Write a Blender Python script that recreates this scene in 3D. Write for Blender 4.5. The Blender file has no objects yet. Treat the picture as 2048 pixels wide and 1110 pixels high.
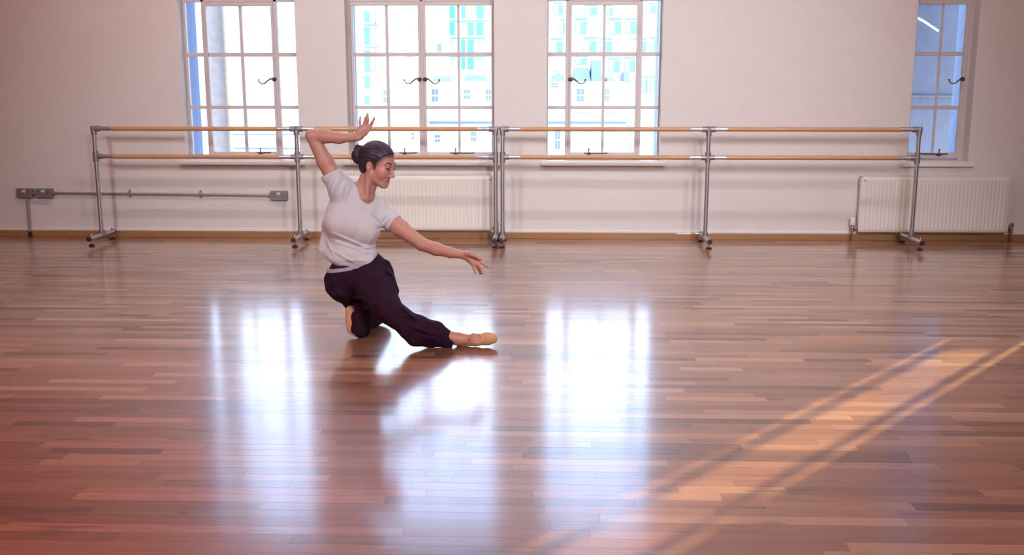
import bpy, bmesh, math, random
import numpy as np
from mathutils import Vector, Matrix

# ------------------------------------------------------------------ camera, sky, sun, exposure
SC = bpy.context.scene
COL = SC.collection
F_PX, CXP, CYP = 1966.0, 1024.0, 555.0
CAM_H, CAM_D = 1.30, 8.81
PITCH, YAW = math.radians(10.66), math.radians(1.8)
_cam = bpy.data.cameras.new('camera')
_cam.sensor_fit = 'HORIZONTAL'; _cam.sensor_width = 36.0
_cam.lens = F_PX / 2048.0 * 36.0
_cam.clip_end = 600.0
cam = bpy.data.objects.new('camera', _cam); COL.objects.link(cam)
cam.location = (0, -CAM_D, CAM_H)
cam.rotation_euler = (math.pi / 2 - PITCH, 0, YAW)
SC.camera = cam

SKY = 8.0
SUN_ELEV, SUN_AZ = math.radians(8.3), math.radians(41.2)      # azimuth from the window wall's normal, towards +x
world = bpy.data.worlds.new('sky'); SC.world = world
world.use_nodes = True
wn = world.node_tree.nodes; wl = world.node_tree.links; wn.clear()
w_out = wn.new('ShaderNodeOutputWorld'); w_bg = wn.new('ShaderNodeBackground')
w_tc = wn.new('ShaderNodeTexCoord'); w_sep = wn.new('ShaderNodeSeparateXYZ'); w_ramp = wn.new('ShaderNodeValToRGB')
w_ramp.color_ramp.elements[0].position = 0.0; w_ramp.color_ramp.elements[0].color = (0.90, 0.95, 1.0, 1)
w_ramp.color_ramp.elements[1].position = 0.40; w_ramp.color_ramp.elements[1].color = (0.40, 0.60, 0.95, 1)
wl.new(w_tc.outputs['Generated'], w_sep.inputs[0]); wl.new(w_sep.outputs['Z'], w_ramp.inputs[0])
wl.new(w_ramp.outputs[0], w_bg.inputs[0]); w_bg.inputs[1].default_value = SKY
wl.new(w_bg.outputs[0], w_out.inputs[0])

_sun = bpy.data.lights.new('sun', 'SUN'); _sun.energy = 34.0; _sun.angle = math.radians(0.36)
_sun.color = (1.0, 0.73, 0.34)
sun = bpy.data.objects.new('sun', _sun); COL.objects.link(sun)
_to = Vector((math.sin(SUN_AZ) * math.cos(SUN_ELEV), math.cos(SUN_AZ) * math.cos(SUN_ELEV), math.sin(SUN_ELEV)))
sun.rotation_euler = _to.to_track_quat('Z', 'Y').to_euler()
sun.location = (9, 10, 6)

vs = SC.view_settings
vs.view_transform = 'Standard'; vs.look = 'None'; vs.exposure = 0.0; vs.gamma = 1.0; vs.use_curve_mapping = False
SC.cycles.max_bounces = 10
SC.cycles.diffuse_bounces = 5
SC.cycles.transparent_max_bounces = 16
SC.cycles.use_denoising = True
SC.cycles.caustics_reflective = False
SC.cycles.sample_clamp_indirect = 6.0

# ------------------------------------------------------------------ pixel -> place helpers
_F = np.array([-math.sin(YAW) * math.cos(PITCH), math.cos(YAW) * math.cos(PITCH), -math.sin(PITCH)])
_R = np.array([math.cos(YAW), math.sin(YAW), 0.0])
_U = np.cross(_R, _F)
_C = np.array([0, -CAM_D, CAM_H])
def ray(x, y): return _F + _R * (x - CXP) / F_PX - _U * (y - CYP) / F_PX
def on_y(x, y, Y=0.0):
    d = ray(x, y); return _C + d * ((Y - _C[1]) / d[1])
def on_z(x, y, Z=0.0):
    d = ray(x, y); return _C + d * ((Z - _C[2]) / d[2])
def at(x, y, depth): return _C + ray(x, y) * depth

# ------------------------------------------------------------------ mesh helpers
class MB:
    def __init__(s): s.v = []; s.f = []
    def add(s, v, f):
        o = len(s.v); s.v += [tuple(p) for p in v]; s.f += [tuple(i + o for i in q) for q in f]; return s
    def box(s, x0, x1, y0, y1, z0, z1):
        return s.add([(x0,y0,z0),(x1,y0,z0),(x1,y1,z0),(x0,y1,z0),(x0,y0,z1),(x1,y0,z1),(x1,y1,z1),(x0,y1,z1)],
                     [(0,3,2,1),(4,5,6,7),(0,1,5,4),(1,2,6,5),(2,3,7,6),(3,0,4,7)])
    def cyl(s, a, b, r0, r1=None, n=20, caps=True):
        r1 = r0 if r1 is None else r1
        return s.tube([a, b], [r0, r1], n, caps)
    def tube(s, pts, rad, n=16, caps=True):
        pts = [Vector(p) for p in pts]; m = len(pts)
        if not hasattr(rad, '__len__'): rad = [rad] * m
        o = len(s.v); up = None
        for i in range(m):
            t = (pts[min(i+1, m-1)] - pts[max(i-1, 0)]).normalized()
            if up is None:
                up = Vector((0, 0, 1)) if abs(t.z) < 0.9 else Vector((1, 0, 0))
            a = t.cross(up).normalized(); b = a.cross(t).normalized(); up = b
            for k in range(n):
                w = 2 * math.pi * k / n
                s.v.append(tuple(pts[i] + (a * math.cos(w) + b * math.sin(w)) * rad[i]))
        for i in range(m - 1):
            for k in range(n):
                k2 = (k + 1) % n
                s.f.append((o+i*n+k, o+i*n+k2, o+(i+1)*n+k2, o+(i+1)*n+k))
        if caps:
            s.f.append(tuple(o + k for k in reversed(range(n))))
            s.f.append(tuple(o + (m-1)*n + k for k in range(n)))
        return s
    def lathe(s, base, axis, prof, n=20):
        # prof: (radius, height) along axis from base
        base = Vector(base); axis = Vector(axis).normalized()
        pts = [base + axis * h for r, h in prof]
        up = Vector((0, 0, 1)) if abs(axis.z) < 0.9 else Vector((1, 0, 0))
        a = axis.cross(up).normalized(); b = a.cross(axis).normalized()
        o = len(s.v); m = len(prof)
        for i, (r, h) in enumerate(prof):
            for k in range(n):
                w = 2 * math.pi * k / n
                s.v.append(tuple(pts[i] + (a * math.cos(w) + b * math.sin(w)) * max(r, 1e-5)))
        for i in range(m - 1):
            for k in range(n):
                k2 = (k + 1) % n
                s.f.append((o+i*n+k, o+i*n+k2, o+(i+1)*n+k2, o+(i+1)*n+k))
        s.f.append(tuple(o + k for k in reversed(range(n))))
        s.f.append(tuple(o + (m-1)*n + k for k in range(n)))
        return s
    def build(s, name, mat, parent=None, smooth=False, bevel=0.0, auto=None):
        me = bpy.data.meshes.new(name); me.from_pydata(s.v, [], s.f); me.update()
        bm = bmesh.new(); bm.from_mesh(me); bmesh.ops.recalc_face_normals(bm, faces=bm.faces)
        if bevel:
            bmesh.ops.bevel(bm, geom=[e for e in bm.edges if len(e.link_faces) == 2 and e.calc_face_angle(0) > 0.6],
                            offset=bevel, segments=2, affect='EDGES', profile=0.6, clamp_overlap=True)
        if smooth or auto:
            for f in bm.faces: f.smooth = True
            for e in bm.edges:
                if len(e.link_faces) == 2 and e.calc_face_angle(0) > (auto or 0.7): e.smooth = False
        bm.to_mesh(me); bm.free()
        return link(name, me, mat, parent)
def link(name, me, mat=None, parent=None):
    o = bpy.data.objects.new(name, me); COL.objects.link(o)
    if mat is not None and not me.materials: me.materials.append(mat)
    if parent is not None:
        o.parent = parent
        o.matrix_parent_inverse = Matrix.Translation(-parent.location)
    return o
def empty(name, loc):
    o = bpy.data.objects.new(name, None); COL.objects.link(o); o.location = loc; o.empty_display_size = 0.1; return o
def tag(o, label=None, cat=None, group=None, kind=None):
    if label: o['label'] = label
    if cat: o['category'] = cat
    if group: o['group'] = group
    if kind: o['kind'] = kind
    return o

# ------------------------------------------------------------------ materials
def new_mat(name):
    m = bpy.data.materials.new(name); m.use_nodes = True
    nt = m.node_tree; b = nt.nodes['Principled BSDF']; return m, nt, b
def plain(name, col, rough=0.5, metal=0.0, bump=0.0, scale=40.0, var=0.0, coat=0.0, spec=None):
    m, nt, b = new_mat(name)
    b.inputs['Base Color'].default_value = (*col, 1); b.inputs['Roughness'].default_value = rough
    b.inputs['Metallic'].default_value = metal; b.inputs['Coat Weight'].default_value = coat
    if spec is not None: b.inputs['Specular IOR Level'].default_value = spec
    if bump or var:
        g = nt.nodes.new('ShaderNodeNewGeometry'); n = nt.nodes.new('ShaderNodeTexNoise')
        n.inputs['Scale'].default_value = scale; n.inputs['Detail'].default_value = 5
        nt.links.new(g.outputs['Position'], n.inputs['Vector'])
        if bump:
            bp = nt.nodes.new('ShaderNodeBump'); bp.inputs['Strength'].default_value = bump; bp.inputs['Distance'].default_value = 0.004
            nt.links.new(n.outputs['Fac'], bp.inputs['Height']); nt.links.new(bp.outputs[0], b.inputs['Normal'])
        if var:
            mx = nt.nodes.new('ShaderNodeMix'); mx.data_type = 'RGBA'
            mx.inputs[6].default_value = (*[c * (1 - var) for c in col], 1)
            mx.inputs[7].default_value = (*[min(1, c * (1 + var)) for c in col], 1)
            nt.links.new(n.outputs['Fac'], mx.inputs[0]); nt.links.new(mx.outputs[2], b.inputs['Base Color'])
    return m
def wood_floor():
    m, nt, b = new_mat('floor_wood'); N = nt.nodes; L = nt.links
    at_ = N.new('ShaderNodeAttribute'); at_.attribute_name = 'tone'
    g = N.new('ShaderNodeNewGeometry')
    off = N.new('ShaderNodeVectorMath'); off.operation = 'SCALE'; off.inputs[3].default_value = 31.0
    L.new(at_.outputs['Color'], off.inputs[0])
    ad = N.new('ShaderNodeVectorMath'); L.new(g.outputs['Position'], ad.inputs[0]); L.new(off.outputs[0], ad.inputs[1])
    mp = N.new('ShaderNodeMapping'); mp.inputs['Scale'].default_value = (1.6, 22, 1); L.new(ad.outputs[0], mp.inputs[0])
    n1 = N.new('ShaderNodeTexNoise'); n1.inputs['Scale'].default_value = 2.2; n1.inputs['Detail'].default_value = 7; n1.inputs['Distortion'].default_value = 0.9
    L.new(mp.outputs[0], n1.inputs['Vector'])
    mp2 = N.new('ShaderNodeMapping'); mp2.inputs['Scale'].default_value = (2.5, 14, 1); L.new(ad.outputs[0], mp2.inputs[0])
    n2 = N.new('ShaderNodeTexNoise'); n2.inputs['Scale'].default_value = 0.9; n2.inputs['Detail'].default_value = 2
    L.new(mp2.outputs[0], n2.inputs['Vector'])
    sepc = N.new('ShaderNodeSeparateColor'); L.new(at_.outputs['Color'], sepc.inputs[0])
    # plank tone
    r = N.new('ShaderNodeValToRGB'); e = r.color_ramp.elements
    e[0].position = 0.0; e[0].color = (0.150, 0.063, 0.038, 1); e[1].position = 1.0; e[1].color = (0.51, 0.285, 0.175, 1)
    q = r.color_ramp.elements.new(0.25); q.color = (0.258, 0.114, 0.066, 1)
    q = r.color_ramp.elements.new(0.7); q.color = (0.375, 0.184, 0.108, 1)
    mad = N.new('ShaderNodeMath'); mad.operation = 'MULTIPLY_ADD'; mad.inputs[1].default_value = 0.55; mad.inputs[2].default_value = -0.27
    L.new(n1.outputs['Fac'], mad.inputs[0])
    sm = N.new('ShaderNodeMath'); sm.operation = 'ADD'; sm.use_clamp = True
    L.new(sepc.outputs[0], sm.inputs[0]); L.new(mad.outputs[0], sm.inputs[1]); L.new(sm.outputs[0], r.inputs[0])
    # dark mineral streaks / knots
    kr = N.new('ShaderNodeValToRGB'); kr.color_ramp.elements[0].position = 0.24; kr.color_ramp.elements[0].color = (0.45, 0.40, 0.38, 1)
    kr.color_ramp.elements[1].position = 0.36; kr.color_ramp.elements[1].color = (1, 1, 1, 1)
    L.new(n2.outputs['Fac'], kr.inputs[0])
    mu = N.new('ShaderNodeMix'); mu.data_type = 'RGBA'; mu.blend_type = 'MULTIPLY'; mu.inputs[0].default_value = 1.0
    L.new(r.outputs[0], mu.inputs[6]); L.new(kr.outputs[0], mu.inputs[7])
    vr = N.new('ShaderNodeTexVoronoi'); vr.inputs['Scale'].default_value = 1.0
    mp3 = N.new('ShaderNodeMapping'); mp3.inputs['Scale'].default_value = (2.2, 6.0, 1); L.new(ad.outputs[0], mp3.inputs[0])
    ns = N.new('ShaderNodeTexNoise'); ns.inputs['Scale'].default_value = 9.0; L.new(ad.outputs[0], ns.inputs['Vector'])
    L.new(mp3.outputs[0], vr.inputs['Vector'])
    ka = N.new('ShaderNodeMath'); ka.operation = 'MULTIPLY_ADD'; ka.inputs[1].default_value = 0.09
    L.new(ns.outputs['Fac'], ka.inputs[0]); L.new(vr.outputs['Distance'], ka.inputs[2])
    kk = N.new('ShaderNodeValToRGB'); kk.color_ramp.elements[0].position = 0.055; kk.color_ramp.elements[0].color = (0.16, 0.13, 0.12, 1)
    kk.color_ramp.elements[1].position = 0.085; kk.color_ramp.elements[1].color = (1, 1, 1, 1)
    L.new(ka.outputs[0], kk.inputs[0])
    m2 = N.new('ShaderNodeMix'); m2.data_type = 'RGBA'; m2.blend_type = 'MULTIPLY'; m2.inputs[0].default_value = 0.85
    L.new(mu.outputs[2], m2.inputs[6]); L.new(kk.outputs[0], m2.inputs[7])
    L.new(m2.outputs[2], b.inputs['Base Color'])
    b.inputs['Roughness'].default_value = FLOOR_BASE_ROUGH
    b.inputs['IOR'].default_value = 1.5; b.inputs['Specular IOR Level'].default_value = 0.2
    b.inputs['Coat Weight'].default_value = 1.0; b.inputs['Coat Roughness'].default_value = FLOOR_COAT_ROUGH; b.inputs['Coat IOR'].default_value = 1.6
    bp = N.new('ShaderNodeBump'); bp.inputs['Strength'].default_value = 0.05; bp.inputs['Distance'].default_value = 0.002
    L.new(n1.outputs['Fac'], bp.inputs['Height']); L.new(bp.outputs[0], b.inputs['Normal'])
    return m
FLOOR_BASE_ROUGH, FLOOR_COAT_ROUGH = 0.34, 0.15
M = {}
M['floor'] = wood_floor()
M['sub'] = plain('subfloor', (0.05, 0.03, 0.02), 0.9)
M['wall'] = plain('wall_paint', (0.74, 0.71, 0.69), 0.75, bump=0.12, scale=9.0, var=0.03)
M['front_wall'] = plain('front_wall_paint', (0.62, 0.52, 0.50), 0.8, bump=0.1, scale=9.0)
M['jamb_shade'] = plain('jamb_shade_blue', (0.25, 0.31, 0.44), 0.85, bump=0.2, scale=14, var=0.12)  # blue skylight shade of the outer reveal, put into the colour
M['side_wall'] = plain('side_wall_paint', (0.42, 0.12, 0.09), 0.8, bump=0.1, scale=9.0)  # unseen walls; the red is chosen to tint the bounced light
M['ceiling'] = plain('ceiling_paint', (0.78, 0.75, 0.72), 0.85)
M['trim'] = plain('trim_paint', (0.80, 0.77, 0.74), 0.45)
M['skirt'] = plain('skirting_wood', (0.36, 0.18, 0.08), 0.35, bump=0.05, scale=25, var=0.15, coat=0.4)
M['frame'] = plain('window_frame_paint', (0.62, 0.55, 0.55), 0.45)
M['alu'] = plain('satin_aluminium', (0.62, 0.61, 0.64), 0.33, 0.9)
M['fitting'] = plain('grey_cast_fitting', (0.34, 0.31, 0.33), 0.45, 0.7)
M['rubber'] = plain('dark_rubber', (0.035, 0.012, 0.016), 0.5)
M['rail'] = plain('beech_rail', (0.56, 0.31, 0.155), 0.38, bump=0.03, scale=14, var=0.14, coat=0.25)
M['steel'] = plain('galvanised_steel', (0.46, 0.43, 0.43), 0.4, 0.8)
M['plate'] = plain('metal_clad_grey', (0.27, 0.25, 0.27), 0.45, 0.4)
M['white_plastic'] = plain('white_plastic', (0.85, 0.84, 0.83), 0.35)
M['dark_slot'] = plain('dark_slot', (0.02, 0.018, 0.02), 0.7)
M['enamel'] = plain('radiator_enamel', (0.80, 0.76, 0.71), 0.35)
M['chrome'] = plain('chrome_valve', (0.55, 0.48, 0.45), 0.22, 1.0)
M['bronze'] = plain('old_bronze', (0.17, 0.095, 0.07), 0.35, 0.8)
def glass(name, dirt=0.0):
    m, nt, b = new_mat(name); N = nt.nodes; L = nt.links
    N.remove(b); out = N['Material Output']
    tr = N.new('ShaderNodeBsdfTransparent'); tr.inputs[0].default_value = (0.97, 0.985, 0.99, 1)
    gl = N.new('ShaderNodeBsdfGlossy'); gl.inputs['Roughness'].default_value = 0.02
    fr = N.new('ShaderNodeFresnel'); fr.inputs[0].default_value = 1.45
    mx = N.new('ShaderNodeMixShader'); L.new(fr.outputs[0], mx.inputs[0]); L.new(tr.outputs[0], mx.inputs[1]); L.new(gl.outputs[0], mx.inputs[2])
    last = mx
    if dirt:
        df = N.new('ShaderNodeBsdfTranslucent'); df.inputs[0].default_value = (0.78, 0.80, 0.86, 1)
        g = N.new('ShaderNodeNewGeometry'); mp = N.new('ShaderNodeMapping'); mp.inputs['Scale'].default_value = (9, 1, 2.2)
        n = N.new('ShaderNodeTexNoise'); n.inputs['Scale'].default_value = 2.4; n.inputs['Detail'].default_value = 6; n.inputs['Distortion'].default_value = 1.6
        L.new(g.outputs['Position'], mp.inputs[0]); L.new(mp.outputs[0], n.inputs['Vector'])
        mr = N.new('ShaderNodeMapRange'); mr.inputs[1].default_value = 0.3; mr.inputs[2].default_value = 0.75; mr.inputs[3].default_value = 0.0; mr.inputs[4].default_value = dirt
        L.new(n.outputs['Fac'], mr.inputs[0])
        m2 = N.new('ShaderNodeMixShader'); L.new(mr.outputs[0], m2.inputs[0]); L.new(mx.outputs[0], m2.inputs[1]); L.new(df.outputs[0], m2.inputs[2])
        last = m2
    L.new(last.outputs[0], out.inputs[0])
    return m
M['glass'] = glass('window_glass')
M['dirty_glass'] = glass('dirty_window_glass', 0.16)

# ------------------------------------------------------------------ room shell
XL, XR, YB, ZC = -6.6, 7.2, -11.6, 3.75
WT = 0.42                    # thickness of the window wall
WINS = {                     # opening x0, x1
    1: (-3.215, -2.18), 2: (-1.74, -0.435), 3: (0.03, 1.035), 4: (3.205, 3.735), 5: (5.33, 6.20)}
Z_SILL, Z_HEAD = 0.69, 3.06

def wall_back():
    mb = MB(); xs = [XL - 0.3]
    for k in sorted(WINS): xs += list(WINS[k])
    xs.append(XR + 0.3)
    # one closed skin: front, back and the reveals of every opening
    v, f = [], []
    def quad(a, b, c, d):
        o = len(v); v.extend([a, b, c, d]); f.append((o, o+1, o+2, o+3))
    zt = ZC + 0.3
    for y in (0.0, WT):
        for i in range(len(xs) - 1):
            x0, x1 = xs[i], xs[i+1]
            zs = [(-0.2, zt)] if i % 2 == 0 else [(-0.2, Z_SILL), (Z_HEAD, zt)]
            for z0, z1 in zs: quad((x0, y, z0), (x1, y, z0), (x1, y, z1), (x0, y, z1))
    for k, (x0, x1) in WINS.items():
        for x in (x0, x1): quad((x, 0, Z_SILL), (x, WT, Z_SILL), (x, WT, Z_HEAD), (x, 0, Z_HEAD))
        for z in (Z_SILL, Z_HEAD): quad((x0, 0, z), (x1, 0, z), (x1, WT, z), (x0, WT, z))
    for x in (xs[0], xs[-1]): quad((x, 0, -0.2), (x, WT, -0.2), (x, WT, zt), (x, 0, zt))
    for z in (-0.2, zt): quad((xs[0], 0, z), (xs[-1], 0, z), (xs[-1], WT, z), (xs[0], WT, z))
    mb.v, mb.f = v, f
    me = bpy.data.meshes.new('wall_back'); me.from_pydata(v, [], f)
    bm = bmesh.new(); bm.from_mesh(me); bmesh.ops.remove_doubles(bm, verts=bm.verts, dist=1e-5)
    bmesh.ops.recalc_face_normals(bm, faces=bm.faces); bm.to_mesh(me); bm.free()
    return link('wall_back', me, M['wall'])
tag(wall_back(), 'long off-white plastered wall pierced by tall steel windows', kind='structure')
tag(MB().box(XL - 0.3, XL, YB, 0, -0.2, ZC).build('wall_left', M['side_wall']), 'unseen side wall, coloured terracotta to bounce red light', kind='structure')
tag(MB().box(XR, XR + 0.3, YB, 0, -0.2, ZC).build('wall_right', M['side_wall']), 'unseen side wall, coloured terracotta to bounce red light', kind='structure')
tag(MB().box(XL - 0.3, XR + 0.3, YB - 0.3, YB, -0.2, ZC).build('wall_front', M['front_wall']), 'dusty pink painted end wall', kind='structure')
tag(MB().box(XL - 0.3, XR + 0.3, YB - 0.3, 0, ZC, ZC + 0.3).build('ceiling', M['ceiling']), 'white studio ceiling', kind='structure')

# floor: a sub-floor that carries the planks
floor = MB().box(XL, XR, YB, 0, -0.2, -0.018).build('floor', M['sub'])
tag(floor, 'varnished strip wood floor of short reddish planks', kind='structure')
PW = 0.0585
def plank_geo(x0, x1, y0, y1, rng):
    g, bv, top = 0.00012, 0.0004, 0.0
    x0 += g; x1 -= g; y0 += g; y1 -= g
    t1 = rng.uniform(-0.00009, 0.00009); t2 = rng.uniform(-0.00012, 0.00012)
    def z(u, w): return -0.00025 + t1 * u + t2 * w
    v = [(x0+bv, y0+bv, z(-1,-1)), (x1-bv, y0+bv, z(1,-1)), (x1-bv, y1-bv, z(1,1)), (x0+bv, y1-bv, z(-1,1)),
         (x0, y0, -0.00045), (x1, y0, -0.00045), (x1, y1, -0.00045), (x0, y1, -0.00045),
         (x0, y0, -0.018), (x1, y0, -0.018), (x1, y1, -0.018), (x0, y1, -0.018)]
    f = [(0,1,2,3)]
    for k in range(4):
        k2 = (k + 1) % 4
        f += [(4+k, 4+k2, k2, k), (8+k, 8+k2, 4+k2, 4+k)]
    return v, f
def planks():
    rng = random.Random(11)
    allp = []
    rows = int((0 - YB) / PW) + 1
    for r in range(rows):
        y1 = -r * PW; y0 = y1 - PW
        if y0 < YB: break
        x = XL - rng.uniform(0, 0.6)
        while x < XR:
            ln = rng.choice([0.28, 0.36, 0.45, 0.45, 0.55, 0.62, 0.75, 0.9]) * rng.uniform(0.9, 1.1)
            a, b_ = max(x, XL), min(x + ln, XR)
            if b_ - a > 0.02: allp.append((a, b_, y0, y1, min(1, max(0, rng.gauss(0.5, 0.27)))))
            x += ln
    def visible(p):
        a, b_, y0, y1, t = p
        cx, cyy = (a + b_) / 2, (y0 + y1) / 2
        v = np.array([cx, cyy, 0]) - _C; z = v @ _F
        if z < 0.3: return None
        px = CXP + F_PX * (v @ _R) / z; py = CYP - F_PX * (v @ _U) / z
        hw = (b_ - a) / 2 * F_PX / z
        if px + hw < 0 or px - hw > 2048 or py > 1116 or py < 0: return None
        return z
    vis = sorted([(visible(p), i) for i, p in enumerate(allp) if visible(p) is not None])
    near = set(i for z, i in vis[:300])
    mb_v, mb_f, tones = [], [], []
    def colattr(me, vals):
        ca = me.color_attributes.new('tone', 'FLOAT_COLOR', 'POINT')
        ca.data.foreach_set('color', np.array(vals, dtype=np.float32).ravel())
    for i, p in enumerate(allp):
        a, b_, y0, y1, t = p
        v, f = plank_geo(a, b_, y0, y1, rng)
        c = (t, rng.random(), rng.random(), 1.0)
        if i in near:
            me = bpy.data.meshes.new('plank'); me.from_pydata(v, [], f); me.update()
            colattr(me, [c] * 12); link('plank', me, M['floor'], floor)
        else:
            o = len(mb_v); mb_v += v; mb_f += [tuple(k + o for k in q) for q in f]; tones += [c] * 12
    me = bpy.data.meshes.new('plank_field'); me.from_pydata(mb_v, [], mb_f); me.update()
    colattr(me, tones)
    tag(link('plank_field', me, M['floor'], floor), kind='stuff')
planks()

# skirting
sk = MB().box(XL, XR, -0.016, 0, 0, 0.056).build('baseboard_back', M['skirt'], bevel=0.003)
tag(sk, 'low brown wooden skirting board along the window wall', kind='structure')
tag(MB().box(XL, XR, -0.010, 0, 0.0565, 0.080).build('trim_1', M['trim'], bevel=0.004), 'thin white painted strip above the skirting board', kind='structure')

# ------------------------------------------------------------------ windows
YF0, YF1, YG = 0.115, 0.165, 0.14
ROWS = [(0.77, 1.153), (1.184, 1.615), (1.65, 2.053)]
TROWS = [(2.145, 2.575), (2.61, 3.02)]
def handle(parent, x, z, s):
    mb = MB(); y = YF0 - 0.012
    mb.lathe((x, YF0 + 0.002, z), (0, -1, 0), [(0.021, 0), (0.021, 0.006), (0.015, 0.012), (0.010, 0.026)], 16)
    pts = [(x, y - 0.012, z), (x + s*0.025, y - 0.022, z + 0.006), (x + s*0.05, y - 0.026, z - 0.012), (x + s*0.075, y - 0.026, z - 0.034),
           (x + s*0.10, y - 0.026, z - 0.040), (x + s*0.122, y - 0.026, z - 0.028), (x + s*0.13, y - 0.026, z - 0.010)]
    mb.tube(pts, [0.010, 0.008, 0.007, 0.006, 0.0055, 0.005, 0.006], 10)
    mb.lathe((x + s*0.13, y - 0.026, z - 0.012), (0, 0, 1), [(0.004, 0), (0.008, 0.006), (0.008, 0.010), (0.003, 0.015)], 10)
    mb.build('handle', M['bronze'], parent, smooth=True)
def stay(parent, xp, x0, x1, z):
    y = YF0 - 0.010
    mb = MB(); mb.tube([(x0, y, z + 0.004), (x0 + 0.02, y, z), (x1 - 0.02, y, z), (x1, y, z + 0.006)], 0.0055, 8)
    mb.box(xp - 0.018, xp + 0.018, y - 0.012, YF0 + 0.004, z - 0.016, z - 0.004)
    s = mb.build('stay', M['bronze'], parent, smooth=True)
    MB().lathe((xp, y - 0.004, z - 0.006), (0, 0, 1), [(0.012, 0), (0.008, 0.012), (0.005, 0.024), (0.004, 0.034), (0.009, 0.042), (0.006, 0.050)], 10).build('peg', M['bronze'], s, smooth=True)
def pane(parent, x0, x1, z0, z1, mat):
    MB().box(x0 - 0.006, x1 + 0.006, YG - 0.002, YG + 0.002, z0 - 0.006, z1 + 0.006).build('pane', mat, parent)
def bar(parent, x0, x1, z0, z1):
    MB().box(x0, x1, YG - 0.014, YG + 0.012, z0, z1).build('glazing_bar', M['frame'], parent, bevel=0.003)
def ring(x0, x1, z0, z1, wl_, wr, wb, wt, y0, y1):
    mb = MB()
    mb.box(x0, x0 + wl_, y0, y1, z0, z1); mb.box(x1 - wr, x1, y0, y1, z0, z1)
    mb.box(x0 + wl_, x1 - wr, y0, y1, z0, z0 + wb); mb.box(x0 + wl_, x1 - wr, y0, y1, z1 - wt, z1)
    return mb
def window(n, casements, sides, label, mat=M['glass']):
    """casements: list of (list of pane x-ranges, handle side or None); sides: pane x-ranges of fixed lights"""
    x0, x1 = WINS[n]
    w = empty('window_%d' % n, ((x0 + x1) / 2, 0.12, Z_SILL)); tag(w, label, kind='structure')
    cols = sorted([c for cs, h, st in casements for c in cs] + sides)
    fl, fr_ = cols[0][0], cols[-1][1]
    side_l, side_r = cols[0] in sides, cols[-1] in sides
    frame = ring(x0, x1, Z_SILL, Z_HEAD, max(0.006, (fl - x0) - (0 if side_l else 0.022)), max(0.006, (x1 - fr_) - (0 if side_r else 0.022)), 0.022, 0.04, YF0 + 0.01, YF1)
    frame.build('frame', M['frame'], w, bevel=0.003)
    MB().box(x0 + 0.004, x1 - 0.004, YF0 + 0.004, YF1, 2.088, 2.14).build('transom', M['frame'], w, bevel=0.003)
    for cs, h, st in casements:
        ca, cb = cs[0][0] - 0.022, cs[-1][1] + 0.022
        c = ring(ca, cb, 0.722, 2.086, 0.022, 0.022, 0.048, 0.033, YF0 - 0.006, YF1 - 0.01).build('casement', M['frame'], w, bevel=0.004)
        for a, b_ in cs:
            for z0, z1 in ROWS: pane(c, a, b_, z0, z1, mat)
        for i in range(len(cs) - 1): bar(c, cs[i][1], cs[i+1][0], ROWS[0][0], ROWS[-1][1])
        for i in range(2):
            for a, b_ in cs: bar(c, a, b_, ROWS[i][1], ROWS[i+1][0])
        if h: handle(c, (cb - 0.014) if h > 0 else (ca + 0.014), 1.415, -h)
        if st: stay(c, st[0], st[1], st[2], 0.762)
        hx = ca if (h or 1) > 0 else cb
        for z in (0.95, 1.85):
            MB().cyl((hx, YF0 - 0.008, z - 0.03), (hx, YF0 - 0.008, z + 0.03), 0.007, n=10).build('hinge', M['frame'], c, smooth=True)
    for a, b_ in sides:                       # fixed lights either side
        for z0, z1 in [(0.716, ROWS[0][1]), ROWS[1], (ROWS[2][0], 2.082)]: pane(w, a, b_, z0, z1, mat)
        for i in range(2): bar(w, a, b_, ROWS[i][1], ROWS[i+1][0])
    # mullions between the lights, full height
    edges = []
    groups = sorted([(cs[0][0], cs[-1][1], 'c') for cs, h, st in casements] + [(a, b_, 's') for a, b_ in sides])
    for i in range(len(groups) - 1):
        a = groups[i][1] + (0.022 if groups[i][2] == 'c' else 0); b_ = groups[i+1][0] - (0.022 if groups[i+1][2] == 'c' else 0)
        if b_ - a > 0.004:
            MB().box(a, b_, YF0 + 0.004, YF1, Z_SILL + 0.02, Z_HEAD - 0.03).build('mullion', M['frame'], w, bevel=0.002)
    for a, b_ in cols:                        # lights above the transom
        for z0, z1 in TROWS: pane(w, a, b_, z0, z1, mat)
        bar(w, a, b_, TROWS[0][1], TROWS[1][0])
    for i in range(len(cols) - 1):
        if not any(abs(g[1] - cols[i][1]) < 1e-6 for g in groups): bar(w, cols[i][1], cols[i+1][0], 2.14, 3.03)
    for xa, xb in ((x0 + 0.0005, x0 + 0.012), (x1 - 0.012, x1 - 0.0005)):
        MB().box(xa, xb, YF1 + 0.001, WT + 0.004, Z_SILL + 0.031, Z_HEAD - 0.001).build('jamb_shade', M['jamb_shade'], w)  # thin lining added to carry the reveal's blue shade
    # inner window board and nosing
    sb = MB(); sb.box(x0 - 0.045, x1 + 0.045, -0.035, -0.001, Z_SILL - 0.032, Z_SILL); 
    sb.build('window_board', M['trim'], w, bevel=0.005)
    MB().box(x0 + 0.002, x1 - 0.002, -0.0005, YF0 + 0.009, Z_SILL + 0.0005, Z_SILL + 0.012).build('inner_sill', M['trim'], w)
    MB().box(x0 + 0.002, x1 - 0.002, YF1 + 0.001, WT + 0.05, Z_SILL + 0.0005, Z_SILL + 0.03).build('outer_sill', M['stone'], w, bevel=0.004)
    return w
M['stone'] = plain('portland_stone', (0.78, 0.77, 0.75), 0.8, bump=0.3, scale=18, var=0.12)
window(1, [([(-3.0, -2.712), (-2.685, -2.423)], 1, (-2.565, -2.60, -2.47))], [(-3.193, -3.047), (-2.369, -2.20)],
       'tall steel window with one casement and narrow lights beside the wall sockets')
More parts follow.
